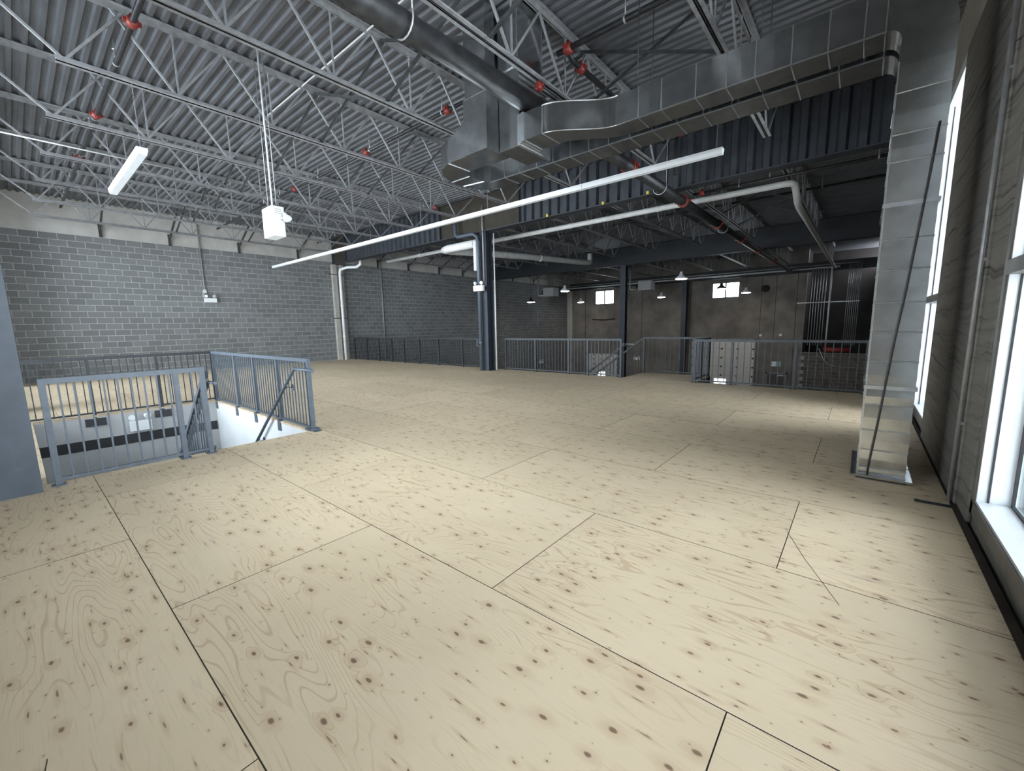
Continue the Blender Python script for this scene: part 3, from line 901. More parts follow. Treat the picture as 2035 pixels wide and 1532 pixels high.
for q in (((-5.02, 5.03), (-5.44, 5.03)), ((-5.02, 5.36), (-5.44, 5.30)), ((-4.87, 4.88), (-4.87, 4.44))):
    part('seam_strip', MB().bar((*q[0], ZA - 0.003), (*q[1], ZA - 0.003), 0.012, 0.008), GALVB, db)
duct_tail(db, 5.46, 5.84, [-4.96, -4.65, -4.33, -4.0, -3.7, -3.4, -3.1, -2.8, -2.5, -2.2, -1.9, -1.6, -1.3, -1.0, -0.7, -0.36, -0.03])
# rods that hold the ducts
for k, (x, yy) in enumerate(((-1.0, 5.19), (-2.3, 5.20), (-2.3, 5.64), (-1.0, 5.64), (-4.4, 5.64))):
    single('hanger_rod', MB().tube([(x, yy, ZT), (x, yy, ZD)], 0.006, 6), STEELD, 'thin threaded rod holding the %s duct, %s' % (('front', 'front', 'rear', 'rear', 'rear')[k], ('nearer the riser', 'at the S bend', 'near the pipe', 'nearer the riser', 'near the U turn')[k]), 'rod', (x, yy, ZT), 'duct hanger rods')
# cable on the riser
single('power_cable', MB().tube([(0.355, 4.995, 3.05), (0.335, 4.99, 2.7), (0.30, 4.985, 2.2), (0.265, 4.985, 1.7), (0.23, 4.985, 1.3), (0.205, 4.985, 0.95), (0.175, 4.985, 0.5), (0.15, 4.98, 0.2), (0.14, 4.96, 0.045)], 0.008, 6), CABLE, 'dark cable hanging down the front of the duct riser', 'cable', (0.14, 4.96, 0.04))

# ================================================================== SPRINKLER AND DRAIN PIPES
PX, PZ = -3.56, 4.36
sp = thing('sprinkler_main', 'large black pipe running under the roof past the ducts to the back wall', 'pipe', (PX, 0, PZ))
part('pipe', MB().tube([(PX - 0.1, -0.25, PZ), (PX, 5.0, PZ)], 0.125, 16), BLACKP, sp)
part('pipe', MB().tube([(PX + 0.02, 5.0, PZ), (PX + 0.02, 30.05, PZ)], 0.105, 14), BLACKP, sp)
part('reducer', MB().lathe((PX + 0.01, 4.85, PZ), [(0.128, 0), (0.13, 0.1), (0.11, 0.3)], 16, (0, 1, 0)), BLACKP, sp)
for yy in (7.75, 10.75, 13.9, 17.0, 20.0, 24.0):
    c = part('coupling', MB().lathe((PX + 0.02, yy - 0.05, PZ), [(0.108, 0), (0.135, 0.01), (0.135, 0.09), (0.108, 0.10)], 16, (0, 1, 0)).box(PX - 0.16, PX + 0.20, yy - 0.03, yy + 0.03, PZ - 0.03, PZ + 0.03), REDC, sp, 'red grooved coupling')
for yy in (2.75, 9.3, 14.6):
    hp = [(PX + 0.145 * math.sin(t), yy, PZ - 0.145 * math.cos(t)) for t in [(-2.2 + 4.4 * i / 12) for i in range(13)]]
    part('hanger', MB().tube(hp, 0.010, 5).tube([(PX + 0.135, yy, PZ + 0.05), (PX + 0.135, yy, ZD)], 0.008, 5), COND, sp, 'galvanised loop hanger')
def branch(y, x0, x1, z, label, couplings, r=0.035):
    o = thing('sprinkler_branch', label, 'pipe', ((x0 + x1) / 2, y, z))
    part('pipe', MB().tube([(x0, y, z), (x1, y, z)], r, 10), BLACKP, o)
    for x in couplings:
        part('coupling', MB().lathe((x - 0.06, y, z), [(r, 0), (r + 0.028, 0.012), (r + 0.032, 0.06), (r + 0.028, 0.108), (r, 0.12)], 12, (1, 0, 0)).tube([(x, y, z), (x, y, z + r + 0.06)], 0.02, 6).box(x - 0.03, x + 0.03, y - r - 0.055, y + r + 0.055, z - 0.02, z + 0.02), REDC, o, 'red pipe coupling')
    x = x0 + 1.0
    while x < x1 - 0.4:
        part('hanger', MB().tube([(x, y, z + r), (x, y, ZD)], 0.007, 5).lathe((x - 0.012, y, z), [(r + 0.006, 0), (r + 0.006, 0.024)], 10, (1, 0, 0)), COND, o)
        x += 2.4
    for x in [x0 + 1.6 + 3.0 * i for i in range(int((x1 - x0) / 3.0))]:
        part('sprinkler_head', MB().tube([(x, y, z + r), (x, y, z + r + 0.14)], 0.012, 6).lathe((x, y, z + r + 0.14), [(0.006, 0), (0.028, 0.012), (0.028, 0.016)], 8), COND, o)
    return o
branch(1.46, -19.2, XR - 0.1, 5.36, 'black sprinkler branch nearest the front wall', (-7.35, -10.8, -13.6))
branch(5.55, -19.2, -4.56, 5.36, 'black sprinkler branch left of the duct drops', (-6.05, -8.75, -12.4))
branch(5.36, -3.55, XR - 0.1, 5.22, 'black sprinkler branch at upper right above the ducts', (-3.38,), 0.04)
branch(9.4, -19.2, XR - 0.1, 5.36, 'black sprinkler branch just in front of the big girder', (-3.2, -11.0))
branch(11.05, -3.4, XR - 0.1, 4.55, 'black sprinkler branch behind the big girder at right', (-3.2,))
branch(11.5, -19.0, -3.7, 5.3, 'black sprinkler branch behind the big girder at left', (-4.2,))
branch(15.6, -19.0, XR - 0.1, 5.3, 'black sprinkler branch across the middle bay', (-4.2,))
for k, (x, yy, z, r) in enumerate(((-3.585, 4.96, 4.66, 0.05), (-3.46, 5.83, 5.2, 0.06))):
    single('pipe_fitting', MB().lathe((x, yy - r, z), [(r * 0.7, 0), (r * 1.1, r * 0.25), (r * 1.15, r), (r * 1.1, r * 1.75), (r * 0.7, r * 2)], 12, (0, 1, 0)).box(x - r * 1.5, x + r * 1.5, yy - r * 0.4, yy + r * 0.4, z - r * 0.35, z + r * 0.35).tube([(x, yy, z), (x, yy, z + r * 1.7)], r * 0.35, 8), REDC,
           ('red grooved fitting above the black main beside the duct drop', 'red grooved fitting right of the duct plenum under the deck', 'small red fitting behind the duct drop')[k], 'fitting', (x, yy, z), 'red fittings by the plenum')
o = thing('sprinkler_cross_pipe', 'black pipe with red fittings running back from above the S bend', 'pipe', (-3.46, 6, 5.2))
part('pipe', MB().tube([(-3.40, 5.38, 5.22), (-3.46, 5.60, 5.21), (-3.46, 9.2, 5.2)], 0.04, 8), BLACKP, o)
part('pipe', MB().tube([(-3.585, 4.98, 4.66), (-3.585, 6.2, 4.66)], 0.032, 8), BLACKP, o)
# vertical drop pipes with couplings near the girder
o = thing('drop_pipe', 'short vertical black pipe with red fitting at the girder', 'pipe', (-3.2, 9.4, 4.6))
part('pipe', MB().tube([(-3.25, 9.35, 5.36), (-3.25, 9.35, 4.55)], 0.04, 8), BLACKP, o)
part('coupling', MB().lathe((-3.25, 9.35, 4.72), [(0.04, 0), (0.075, 0.02), (0.075, 0.1), (0.04, 0.12)], 10), REDC, o)

# white jacketed rain pipes
o = thing('rain_pipe', 'long white pipe crossing behind the big girder and turning to the back wall', 'pipe', (-9, 11.2, 4.4))
part('pipe', MB().tube([(-17.4, 11.8, 4.58), (-1.62, 11.8, 4.58), (-1.50, 11.83, 4.58), (-1.43, 11.93, 4.56), (-1.42, 12.3, 4.36), (-1.42, 12.5, 4.28), (-1.42, 12.8, 4.25), (-1.42, 29.8, 4.35)], 0.075, 12), PVC, o)
for x in (-15, -11.5, -7.4, -4.6):
    part('pipe_joint', MB().lathe((x, 11.8, 4.58), [(0.078, 0), (0.082, 0.01), (0.082, 0.08), (0.078, 0.09)], 12, (1, 0, 0)), PVC, o)
o = thing('rain_pipe', 'white pipe running back from the middle column with an upturned end', 'pipe', (-11.3, 12, 4.3))
part('pipe', MB().tube([(-9.97, 10.12, 4.17), (-11.3, 10.12, 4.17), (-11.52, 10.2, 4.17), (-11.55, 10.5, 4.18), (-11.4, 14.5, 4.42), (-11.15, 19.4, 4.62), (-11.12, 19.7, 4.66), (-11.12, 19.75, 4.80), (-11.12, 19.75, 5.1)], 0.13, 14), PVC, o)
part('pipe_joint', MB().lathe((-11.33, 15.6, 4.46), [(0.13, 0), (0.15, 0.02), (0.15, 0.12), (0.13, 0.14)], 12, (0, 1, 0)), PVC, o)
part('drop_leg', MB().tube([(-9.98, 10.12, 4.24), (-9.93, 10.12, 4.2), (-9.93, 10.12, 3.3)], 0.085, 12), PVC, o, 'white vertical leg beside the column')
# grey rain leader on the middle column
o = thing('rain_leader', 'blue-grey pipe down the face of the middle column', 'pipe', (-9.72, 10.08, 0))
part('pipe', MB().tube([(-10.75, 10.0, 4.95), (-10.75, 10.0, 4.55), (-10.65, 10.0, 4.46), (-9.95, 10.02, 4.46), (-9.80, 10.04, 4.36), (-9.77, 10.06, 4.2), (-9.77, 10.06, 0.001)], 0.055, 12), RAILB, o)
for z in (0.9, 2.7):
    part('pipe_joint', MB().lathe((-9.77, 10.06, z), [(0.058, 0), (0.066, 0.01), (0.066, 0.08), (0.058, 0.09)], 12), RAILB, o)
part('cleanout', MB().tube([(-9.77, 10.06, 0.98), (-9.86, 9.98, 1.02), (-9.86, 9.98, 0.84), (-9.77, 10.06, 0.80)], 0.03, 8), RAILB, o)
# left pier at the block wall with shiny pipe
o = thing('concrete_pier', 'pale concrete pier against the block wall at the girder end', 'pier', (XL, 10.35, 0))
part('shaft', MB().bevbox(XL + 0.002, XL + 0.06, 10.06, 10.62, 0.0, 4.5, 0.01).bevbox(XL + 0.06, XL + 0.16, 10.06, 10.28, 0.0, 4.5, 0.01).bevbox(XL + 0.06, XL + 0.16, 10.46, 10.62, 0.0, 4.5, 0.01), PIER, o)
part('strap', MB().box(XL + 0.162, XL + 0.19, 9.92, 10.64, 1.98, 2.01).box(XL + 0.162, XL + 0.19, 9.85, 10.60, 4.02, 4.05), RAILD, o, 'dark pipe strap')
o = thing('rain_leader', 'shiny white pipe standing in front of the pale pier', 'pipe', (XL + 0.5, 10.3, 0))
part('pipe', MB().tube([(XL + 0.26, 10.37, 0.001), (XL + 0.26, 10.37, 4.1), (XL + 0.30, 10.39, 4.28), (XL + 0.75, 10.5, 4.34), (XL + 1.15, 10.75, 4.34), (XL + 1.3, 10.85, 4.45), (XL + 1.3, 10.85, 4.9)], 0.065, 12), WHITEP, o)
for z in (1.1, 2.55):
    part('pipe_joint', MB().lathe((XL + 0.26, 10.37, z), [(0.07, 0), (0.078, 0.01), (0.078, 0.06), (0.07, 0.07)], 12), WHITEP, o)
for k, (yy, z1) in enumerate(((21.35, 4.5), (30.95, 4.5))):
    single('concrete_pier', MB().bevbox(XL + 0.002, XL + (0.22, 0.5)[k], yy - 0.18, yy + 0.14, ZL, z1, 0.01), PIER, ('slim pale pier on the block wall behind the middle column', 'pale pier at the corner of the block and back walls')[k], 'pier', (XL, yy, ZL))
# conduits on the block wall
o = thing('wall_conduit', 'thin pale conduit running down the block wall beyond the pier', 'conduit', (XL + 0.03, 12.5, 0.2))
part('pipe', MB().tube([(XL + 0.03, 12.75, 5.2), (XL + 0.03, 12.75, -0.2)], 0.022, 6), COND, o)
o = thing('wall_conduit', 'thin pale conduit on the block wall behind the unit heater', 'conduit', (XL + 0.03, 26, 0.2))
part('pipe', MB().tube([(XL + 0.03, 26.5, 4.2), (XL + 0.03, 26.5, 0.2)], 0.022, 6), COND, o)
single('wall_conduit', MB().tube([(-9.40, 10.42, 4.45), (-9.40, 10.42, 0.015)], 0.022, 8), PVC, 'pale conduit down the right side of the middle column', 'conduit', (-9.4, 10.42, 0))
single('wall_conduit', MB().tube([(-9.62, 10.13, 5.3), (-9.62, 10.13, 4.65), (-9.60, 10.12, 4.4), (-9.60, 10.12, 2.95)], 0.018, 8), COND, 'grey conduit dropping to the emergency light on the middle column', 'conduit', (-9.6, 10.12, 2.9))
o = thing('wall_conduit', 'galvanised conduit up the dark wall between the windows', 'conduit', (XR - 0.05, 4.75, 0))
part('pipe', MB().tube([(XR - 0.05, 4.74, 0.0), (XR - 0.05, 4.74, 4.3)], 0.014, 8), COND, o)
for z in (0.65, 1.9, 3.2):
    part('strap', MB().box(XR - 0.045, XR - 0.028, 4.70, 4.78, z, z + 0.02), COND, o)

# ================================================================== LIGHTS
def strip(x0, x1, y, z, label, n, along='x'):
    o = thing('strip_light', label, 'light', ((x0 + x1) / 2, y, z))
    L_ = (x1 - x0) / n
    for i in range(n):
        a, b = x0 + i * L_, x0 + (i + 1) * L_
        h = part('housing', MB().prism([(y - 0.06, z + 0.02), (y - 0.06, z + 0.06), (y + 0.06, z + 0.06), (y + 0.06, z + 0.02)], a, b - 0.003, 'x'), WHITEP, o)
        part('lens', MB().prism([(y - 0.058, z + 0.02), (y + 0.058, z + 0.02), (y + 0.045, z - 0.03), (y - 0.045, z - 0.03)], a + 0.004, b - 0.007, 'x'), LENS, o, 'frosted white lens')
    for x in ((x0 + 0.1, x1 - 0.1) if n < 4 else [x0 + 0.1 + (x1 - x0 - 0.2) * i / n for i in range(n + 1)]):
        ch = MB()
        zz = z + 0.06; k = 0
        while zz < ZBc - 0.02 or (k < 3):
            pts = [(x + (0.008 if k % 2 else 0) * math.cos(t), y + (0 if k % 2 else 0.008) * math.cos(t), zz + 0.018 + 0.020 * math.sin(t)) for t in [2 * math.pi * i / 6 for i in range(7)]]
            ch.tube(pts, 0.0022, 3, False); zz += 0.034; k += 1
        part('chain', ch, COND, o)
    return o
strip(-19.2, -1.86, 7.42, 4.09, 'long row of white strip lights hung in front of the big girder', 7)
strip(-10.15, -7.62, 1.44, 3.90, 'short white strip light hung at upper left', 2)

# battery unit hung on rods
bx, by, bz = -7.16, 2.82, 2.92
o = thing('emergency_light', 'white emergency battery box hung on rods above the stair', 'light', (bx, by, bz))
part('box', MB().bevbox(bx - 0.185, bx + 0.185, by - 0.07, by + 0.11, bz, bz + 0.44, 0.006), WHITEP, o)
part('vent', MB().box(bx + 0.1851, bx + 0.187, by - 0.03, by + 0.07, bz + 0.39, bz + 0.40).box(bx + 0.1851, bx + 0.187, by - 0.03, by + 0.07, bz + 0.36, bz + 0.37).box(bx + 0.1851, bx + 0.187, by - 0.03, by + 0.07, bz + 0.33, bz + 0.34), COND, o, 'grey vent slots')
hd = part('lamp_head', MB().tube([(bx + 0.185, by + 0.06, bz + 0.27), (bx + 0.25, by + 0.08, bz + 0.27)], 0.012, 8).lathe((bx + 0.245, by + 0.09, bz + 0.33), [(0.028, 0), (0.032, 0.03), (0.038, 0.05), (0.06, 0.085), (0.062, 0.11)], 14, (0.55, 0.1, -0.8)), WHITEP, o, 'white adjustable lamp head')
for x, rr in ((-0.15, 0.006), (0.0, 0.013), (0.15, 0.006)):
    part('rod', MB().tube([(bx + x, by + 0.02, bz + 0.44), (bx + x, by + 0.02, ZD - 0.02)], rr, 8), COND if rr < 0.01 else WHITEP, o)

def wall_em(name, c, nrm, label, w=0.32, h=0.15, d=0.09):
    """twin head emergency light; nrm is the outward direction, +x or -y"""
    x, y, z = c
    o = thing(name, label, 'light', c)
    if nrm == 'x':
        part('box', MB().bevbox(x, x + d, y - w / 2, y + w / 2, z, z + h, 0.006), WHITEP, o)
        for s in (-1, 1):
            part('lamp_head', MB().tube([(x + d / 2, y + s * w * 0.3, z + h), (x + d / 2, y + s * w * 0.3, z + h + 0.05)], 0.012, 6).lathe((x + d / 2 - 0.02, y + s * w * 0.3, z + h + 0.085), [(0.025, -0.03), (0.05, 0.03), (0.055, 0.07)], 12, (1, s * 0.4, -0.2)), WHITEP, o)
    else:
        part('box', MB().bevbox(x - w / 2, x + w / 2, y - d, y, z, z + h, 0.006), WHITEP, o)
        for s in (-1, 1):
            part('lamp_head', MB().tube([(x + s * w * 0.3, y - d / 2, z + h), (x + s * w * 0.3, y - d / 2, z + h + 0.05)], 0.012, 6).lathe((x + s * w * 0.3, y - d / 2 + 0.02, z + h + 0.085), [(0.025, -0.03), (0.05, 0.03), (0.055, 0.07)], 12, (s * 0.4, -1, -0.2)), WHITEP, o)
    return o
o = wall_em('emergency_light', (XL + 0.001, 5.13, 2.60), 'x', 'twin-head emergency light on the block wall under a conduit', 0.40, 0.16)
o2 = thing('wall_conduit', 'pale conduit with box dropping to the emergency light on the block wall', 'conduit', (XL + 0.03, 5.0, 2.7))
part('pipe', MB().tube([(XL + 0.03, 4.98, 5.6), (XL + 0.03, 4.98, 2.98), (XL + 0.03, 4.93, 2.9), (XL + 0.03, 4.93, 2.72)], 0.018, 6), COND, o2)
part('junction_box', MB().bevbox(XL + 0.002, XL + 0.06, 4.93, 5.03, 2.95, 3.08, 0.004), PVC, o2)
wall_em('emergency_light', (HX0 + 0.005, 1.42, -0.40), 'x', 'twin-head emergency light on the grey stairwell wall', 0.32, 0.2)
wall_em('emergency_light', (-9.68, 10.0, 2.62), 'y', 'twin-head emergency light on the middle column', 0.42, 0.18, 0.1)
wall_em('emergency_light', (-13.3, YB - 0.001, -1.35), 'y', 'small twin-head emergency light low on the back wall', 0.5, 0.2, 0.1)
wall_em('emergency_light', (XL + 0.001, 26.9, -1.55), 'x', 'small twin-head emergency light low on the far block wall', 0.5, 0.2, 0.1)

# high bay pendants in the warehouse
def pendant(x, y, z, label, lit=True):
    o = thing('pendant_lamp', label, 'light', (x, y, z), 'pendant lamps in the warehouse')
    part('shade', MB().lathe((x, y, z), [(0.27, 0.0), (0.26, 0.02), (0.18, 0.11), (0.09, 0.17), (0.07, 0.30), (0.02, 0.32)], 16), WHITEP if lit else RAILD, o)
    part('lens', MB().lathe((x, y, z), [(0.22, -0.03), (0.25, -0.002)], 16), GLOW, o, 'lit lens')
    part('cord', MB().tube([(x, y, z + 0.32), (x, y, 5.69)], 0.012, 5), CABLE, o)
    return o
pendant(-13.2, 20.6, 3.38, 'lit pendant lamp at left, before the block wall corner')
pendant(-6.4, 19.6, 3.42, 'lit pendant lamp at centre, nearest and brightest')
pendant(-10.5, 28.3, 3.18, 'lit pendant lamp between the far columns')
pendant(-5.95, 24.7, 3.22, 'pendant lamp seen against the right back window', False)
pendant(-5.55, 28.8, 3.18, 'lit pendant lamp right of the right back window')
pendant(-17.0, 28.8, 3.18, 'lit pendant lamp left of the left back window')
pendant(-16.4, 21.6, 2.95, 'pendant lamp with shade coloured dark as unlit in front of the block wall', False)

# unit heaters
def heater(x, y, z, label, facing):
    o = thing('unit_heater', label, 'heater', (x, y, z))
    w, h, d = 1.15, 0.62, 0.7
    part('cabinet', MB().bevbox(x - w / 2 + 0.25, x + w / 2, y - d / 2, y + d / 2, z, z + h, 0.02), HEATG, o)
    part('fan', MB().lathe((x - w / 2 + 0.25, y, z + h / 2), [(0.22, -0.06), (0.27, -0.02), (0.27, 0.0)], 16, (1, 0, 0)).box(x - w / 2 + 0.0, x - w / 2 + 0.2, y - 0.12, y + 0.12, z + 0.2, z + 0.42), DARKW, o, 'dark fan and motor')
    part('vent_pipe', MB().tube([(x - w / 2, y, z + 0.12), (x - w / 2 - 0.35, y, z + 0.12), (x - w / 2 - 0.45, y, z + 0.2), (x - w / 2 - 0.45, y, z + 1.6)], 0.06, 8), COND, o, 'galvanised vent pipe')
    for s in (-0.3, 0.3):
        part('rod', MB().tube([(x + 0.1, y + s, z + h), (x + 0.1, y + s, 5.69)], 0.012, 5), STEELD, o)
    return o
heater(-11.35, 27.5, 3.62, 'grey unit heater hung between the far columns', 'x')
heater(-17.6, 25.4, 3.5, 'grey unit heater hung before the block wall', 'x')

single('ceiling_conduit', MB().tube([(-11.35, 0.05, 4.87), (-11.35, 2.6, 4.87)], 0.012, 6), PVC, 'thin white conduit under the joists at upper left', 'conduit', (-11.35, 1, 4.87))
single('ceiling_conduit', MB().tube([(-9.2, 3.72, 5.62), (-4.55, 3.72, 5.62)], 0.012, 6), PVC, 'thin white conduit crossing under the deck toward the ducts', 'conduit', (-7, 3.72, 5.62))

# ================================================================== GUARD RAILS
bal_b = shared('baluster', MB().box(-0.0075, 0.0075, -0.0075, 0.0075, 0, 1), RAILB)
bal_m = shared('baluster', MB().box(-0.0075, 0.0075, -0.0075, 0.0075, 0, 1), RAILM)
bal_d = shared('baluster', MB().box(-0.0075, 0.0075, -0.0075, 0.0075, 0, 1), RAILD)
def guard(name, a, b, label, m, bal, posts, sp=0.115, h=1.07, zb=0.06, ps=0.05, top=0.055, postz=0.0, group=None, bt=0.03, plate=True):
    """straight horizontal guard from a to b (2D), posts = fractions"""
    A = Vector((a[0], a[1], 0)); B = Vector((b[0], b[1], 0)); L_ = (B - A).length; d = (B - A).normalized()
    ang = math.atan2(d.y, d.x)
    o = thing(name, label, 'railing', (a[0], a[1], 0), group)
    part('top_rail', MB().bar(A + Vector((0, 0, h - top / 2)) - d * ps / 2, B + Vector((0, 0, h - top / 2)) + d * ps / 2, top, top), m, o)
    part('bottom_rail', MB().bar(A + Vector((0, 0, zb)), B + Vector((0, 0, zb)), bt, bt), m, o)
    pp = sorted(posts)
    for f in pp:
        p = A + d * (L_ * f)
        mb = MB().bar(p + Vector((0, 0, postz)), p + Vector((0, 0, h - top)), ps, ps, (d.x, d.y, 0))
        part('post', mb, m, o)
        if plate and postz >= 0:
            part('base_plate', MB().bar(p + Vector((0, 0, 0.001)), p + Vector((0, 0, 0.012)), 0.10, 0.10, (d.x, d.y, 0)), m, o)
    n = max(1, int(round(L_ / sp)))
    for i in range(1, n):
        t = i / n
        if any(abs(t - f) * L_ < sp * 0.45 for f in pp): continue
        p = A + d * (L_ * t)
        inst('baluster', bal, o, (p.x, p.y, zb), (0, 0, ang), (1, 1, h - top - zb))
    return o

# near guard of the stair opening
g = guard('stair_guard', (-6.03, 0.13), (-6.08, 1.42), 'blue-grey guard rail at the near side of the stair opening', RAILB, bal_b, [0, 0.80, 1.0], 0.105)
# far guard (seen against the light, that darkness put into its colour)
guard('stair_guard', (HX0 - 0.02, 0.0), (HX0 - 0.02, 2.72), 'guard rail coloured dark as backlit at the far side of the stair opening', RAILD, bal_d, [0.30, 0.66, 1.0], 0.105, postz=-0.10, zb=0.04)
for yy in (0.0 + 2.72 * 0.30, 2.72 * 0.66):
    part('bracket', MB().box(HX0 + 0.004, HX0 + 0.045, yy - 0.14, yy + 0.14, -0.2, -0.06), RAILD, bpy.data.objects['stair_guard.001'], 'dark fascia bracket')
# right guard
gr = guard('stair_guard', (HX0 + 0.02, 2.74), (-6.20, 2.74), 'blue-grey guard rail at the right side of the stair opening', RAILB, bal_b, [0, 0.30, 0.52, 0.75, 1.0], 0.105, zb=0.03)
for f in (0.02, 0.30, 0.52, 0.75):
    xx = HX0 + 0.02 + 4.53 * f
    part('bracket', MB().box(xx - 0.055, xx + 0.055, HY1 - 0.02, HY1 - 0.004, -0.17, -0.01).box(xx - 0.055, xx + 0.055, HY1 - 0.02, 2.76, -0.012, 0.012), RAILB, gr, 'steel fascia bracket')
part('base_shoe', MB().box(-6.3, -6.12, 2.66, 2.80, 0.001, 0.03).box(-6.12, -6.02, 2.68, 2.78, 0.001, 0.008), RAILB, gr)
# sloped inner guard down the flight
SLP = 0.70
o = thing('stair_rail', 'blue-grey sloped stair rail descending along the inner side of the flight', 'railing', (-6.2, 1.43, 0))
def slz(x, z0=1.0): return z0 - (-6.12 - x) * 0.76
part('top_rail', MB().bar((-6.12, 1.47, 1.0), (-9.3, 1.47, slz(-9.3)), 0.05, 0.05), RAILB, o)
part('bottom_rail', MB().bar((-6.12, 1.47, 0.06), (-9.3, 1.47, slz(-9.3, 0.06)), 0.03, 0.03), RAILB, o)
for i in range(27):
    x = -6.22 - i * 0.115
    inst('baluster', bal_b, o, (x, 1.47, slz(x, 0.06)), (0, 0, 0), (1, 1, 0.92))
part('handrail', MB().tube([(-6.02, 1.53, 0.86), (-6.3, 1.53, 0.86), (-9.3, 1.53, 0.86 - 3.0 * 0.76)], 0.02, 8), RAILB, o)
# wall handrail on the right
o = thing('stair_handrail', 'blue-grey handrail sloping down the right side of the stair', 'handrail', (-6.2, 2.62, 0.9))
part('rail', MB().tube([(-5.80, 2.62, 0.92), (-6.38, 2.62, 0.92), (-6.45, 2.62, 0.88), (-9.4, 2.62, 0.88 - 2.95 * 0.765)], 0.024, 10), RAILB, o)
part('bracket', MB().bar((-5.80, 2.62, 0.92), (-6.2, 2.72, 0.92), 0.06, 0.012), RAILB, o)
for x in (-6.7, -8.1):
    z = 0.88 - (-6.45 - x) * 0.765
    part('bracket', MB().tube([(x, 2.62, z - 0.02), (x, 2.62, z - 0.08), (x, 2.70, z - 0.08)], 0.008, 6).box(x - 0.04, x + 0.04, 2.692, 2.70, z - 0.13, z - 0.03), RAILB, o)
# staircase itself
st = thing('staircase', 'steel and concrete flight going down inside the stair opening', 'stairs', (-8, 2.1, -2))
for i in range(11):
    z = -0.19 * (i + 1); x = -6.25 - 0.25 * i
    part('tread', MB().bevbox(x - 0.28, x, 1.52, 2.60, z - 0.04, z, 0.005), PIER, st)
part('stringer', MB().bar((-6.36, 1.49, -0.37), (-9.1, 1.49, -2.45), 0.04, 0.25), RAILB, st)
part('stringer', MB().bar((-6.36, 2.64, -0.37), (-9.1, 2.64, -2.45), 0.04, 0.25), RAILB, st)
part('landing', MB().box(-10.74, -9.0, 0.1, 2.68, -2.35, -2.28), PIER, st)

# mezzanine edge guards
YG = 10.74
def fr(xs, a, b): return [(x - a) / (b - a) for x in xs]
x0, x1 = -19.0, -9.85
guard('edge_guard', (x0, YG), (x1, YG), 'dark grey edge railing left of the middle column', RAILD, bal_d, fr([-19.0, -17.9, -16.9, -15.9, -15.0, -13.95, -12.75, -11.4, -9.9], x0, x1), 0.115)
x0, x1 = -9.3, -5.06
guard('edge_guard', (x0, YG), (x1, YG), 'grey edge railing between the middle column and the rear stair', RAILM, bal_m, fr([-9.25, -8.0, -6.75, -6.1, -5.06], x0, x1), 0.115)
x0, x1 = -3.10, 0.12
guard('edge_guard', (x0, YG), (x1, YG), 'grey edge railing between the rear landing and the duct riser', RAILM, bal_m, fr([-3.10, -2.28, -1.05, 0.12], x0, x1), 0.135)
# rear landing
lx0, lx1, ly1 = -5.0, -3.12, 12.25
ld = thing('stair_landing', 'plywood landing jutting out from the mezzanine edge', 'landing', (-4, 11.5, -0.2))
part('deck', MB().bevbox(lx0, lx1, YE + 0.002, ly1, -0.02, 0.0, 0.003), PLY, ld)
part('frame', MB().box(lx0, lx1, ly1 - 0.08, ly1, -0.24, -0.021).box(lx0, lx0 + 0.06, YE + 0.002, ly1 - 0.08, -0.24, -0.021).box(lx1 - 0.06, lx1, YE + 0.002, ly1 - 0.08, -0.24, -0.021), RAILD, ld)
guard('landing_guard', (lx0 - 0.0, ly1 - 0.05), (lx1 - 0.04, ly1 - 0.05), 'dark guard rail at the far side of the rear landing', RAILD, bal_d, [0, 1.0], 0.13)
guard('landing_guard', (lx1 - 0.04, ly1 - 0.12), (lx1 - 0.04, YG + 0.08), 'blue-grey guard rail at the right side of the rear landing', RAILM, bal_m, [0, 0.5, 1.0], 0.10)
# rear stair going down to the left
rs = thing('rear_staircase', 'stair going down to the left from the rear landing', 'stairs', (-6, 11.5, -2))
for i in range(20):
    part('tread', MB().bevbox(lx0 - 0.26 * i - 0.28, lx0 - 0.26 * i, YE + 0.12, ly1 - 0.12, -0.19 * (i + 1) - 0.04, -0.19 * (i + 1), 0.005), RAILD, rs)
for k, (yy, nm) in enumerate(((YE + 0.09, 'nearer'), (ly1 - 0.06, 'farther'))):
    o = thing('rear_stair_rail', '%s sloped rail of the rear stair' % nm, 'railing', (lx0, yy, 0))
    def rz(x, z0): return z0 - (lx0 - x) * 0.73
    part('top_rail', MB().bar((lx0, yy, (0.92, 1.05)[k]), (-10.2, yy, rz(-10.2, (0.92, 1.05)[k])), 0.05, 0.05), RAILD, o)
    part('stringer', MB().bar((lx0, yy, -0.12), (-10.2, yy, rz(-10.2, -0.12)), 0.04, 0.22), RAILD, o)
    if k == 1:
        for i in range(44):
            x = lx0 - 0.06 - 0.115 * i
            inst('baluster', bal_d, o, (x, yy, rz(x, -0.05)), (0, 0, 0), (1, 1, 1.08))
    else:
        part('end_bracket', MB().bar((-5.1, yy, 0.92), (-4.75, yy, 0.92), 0.05, 0.03), RAILB, o)

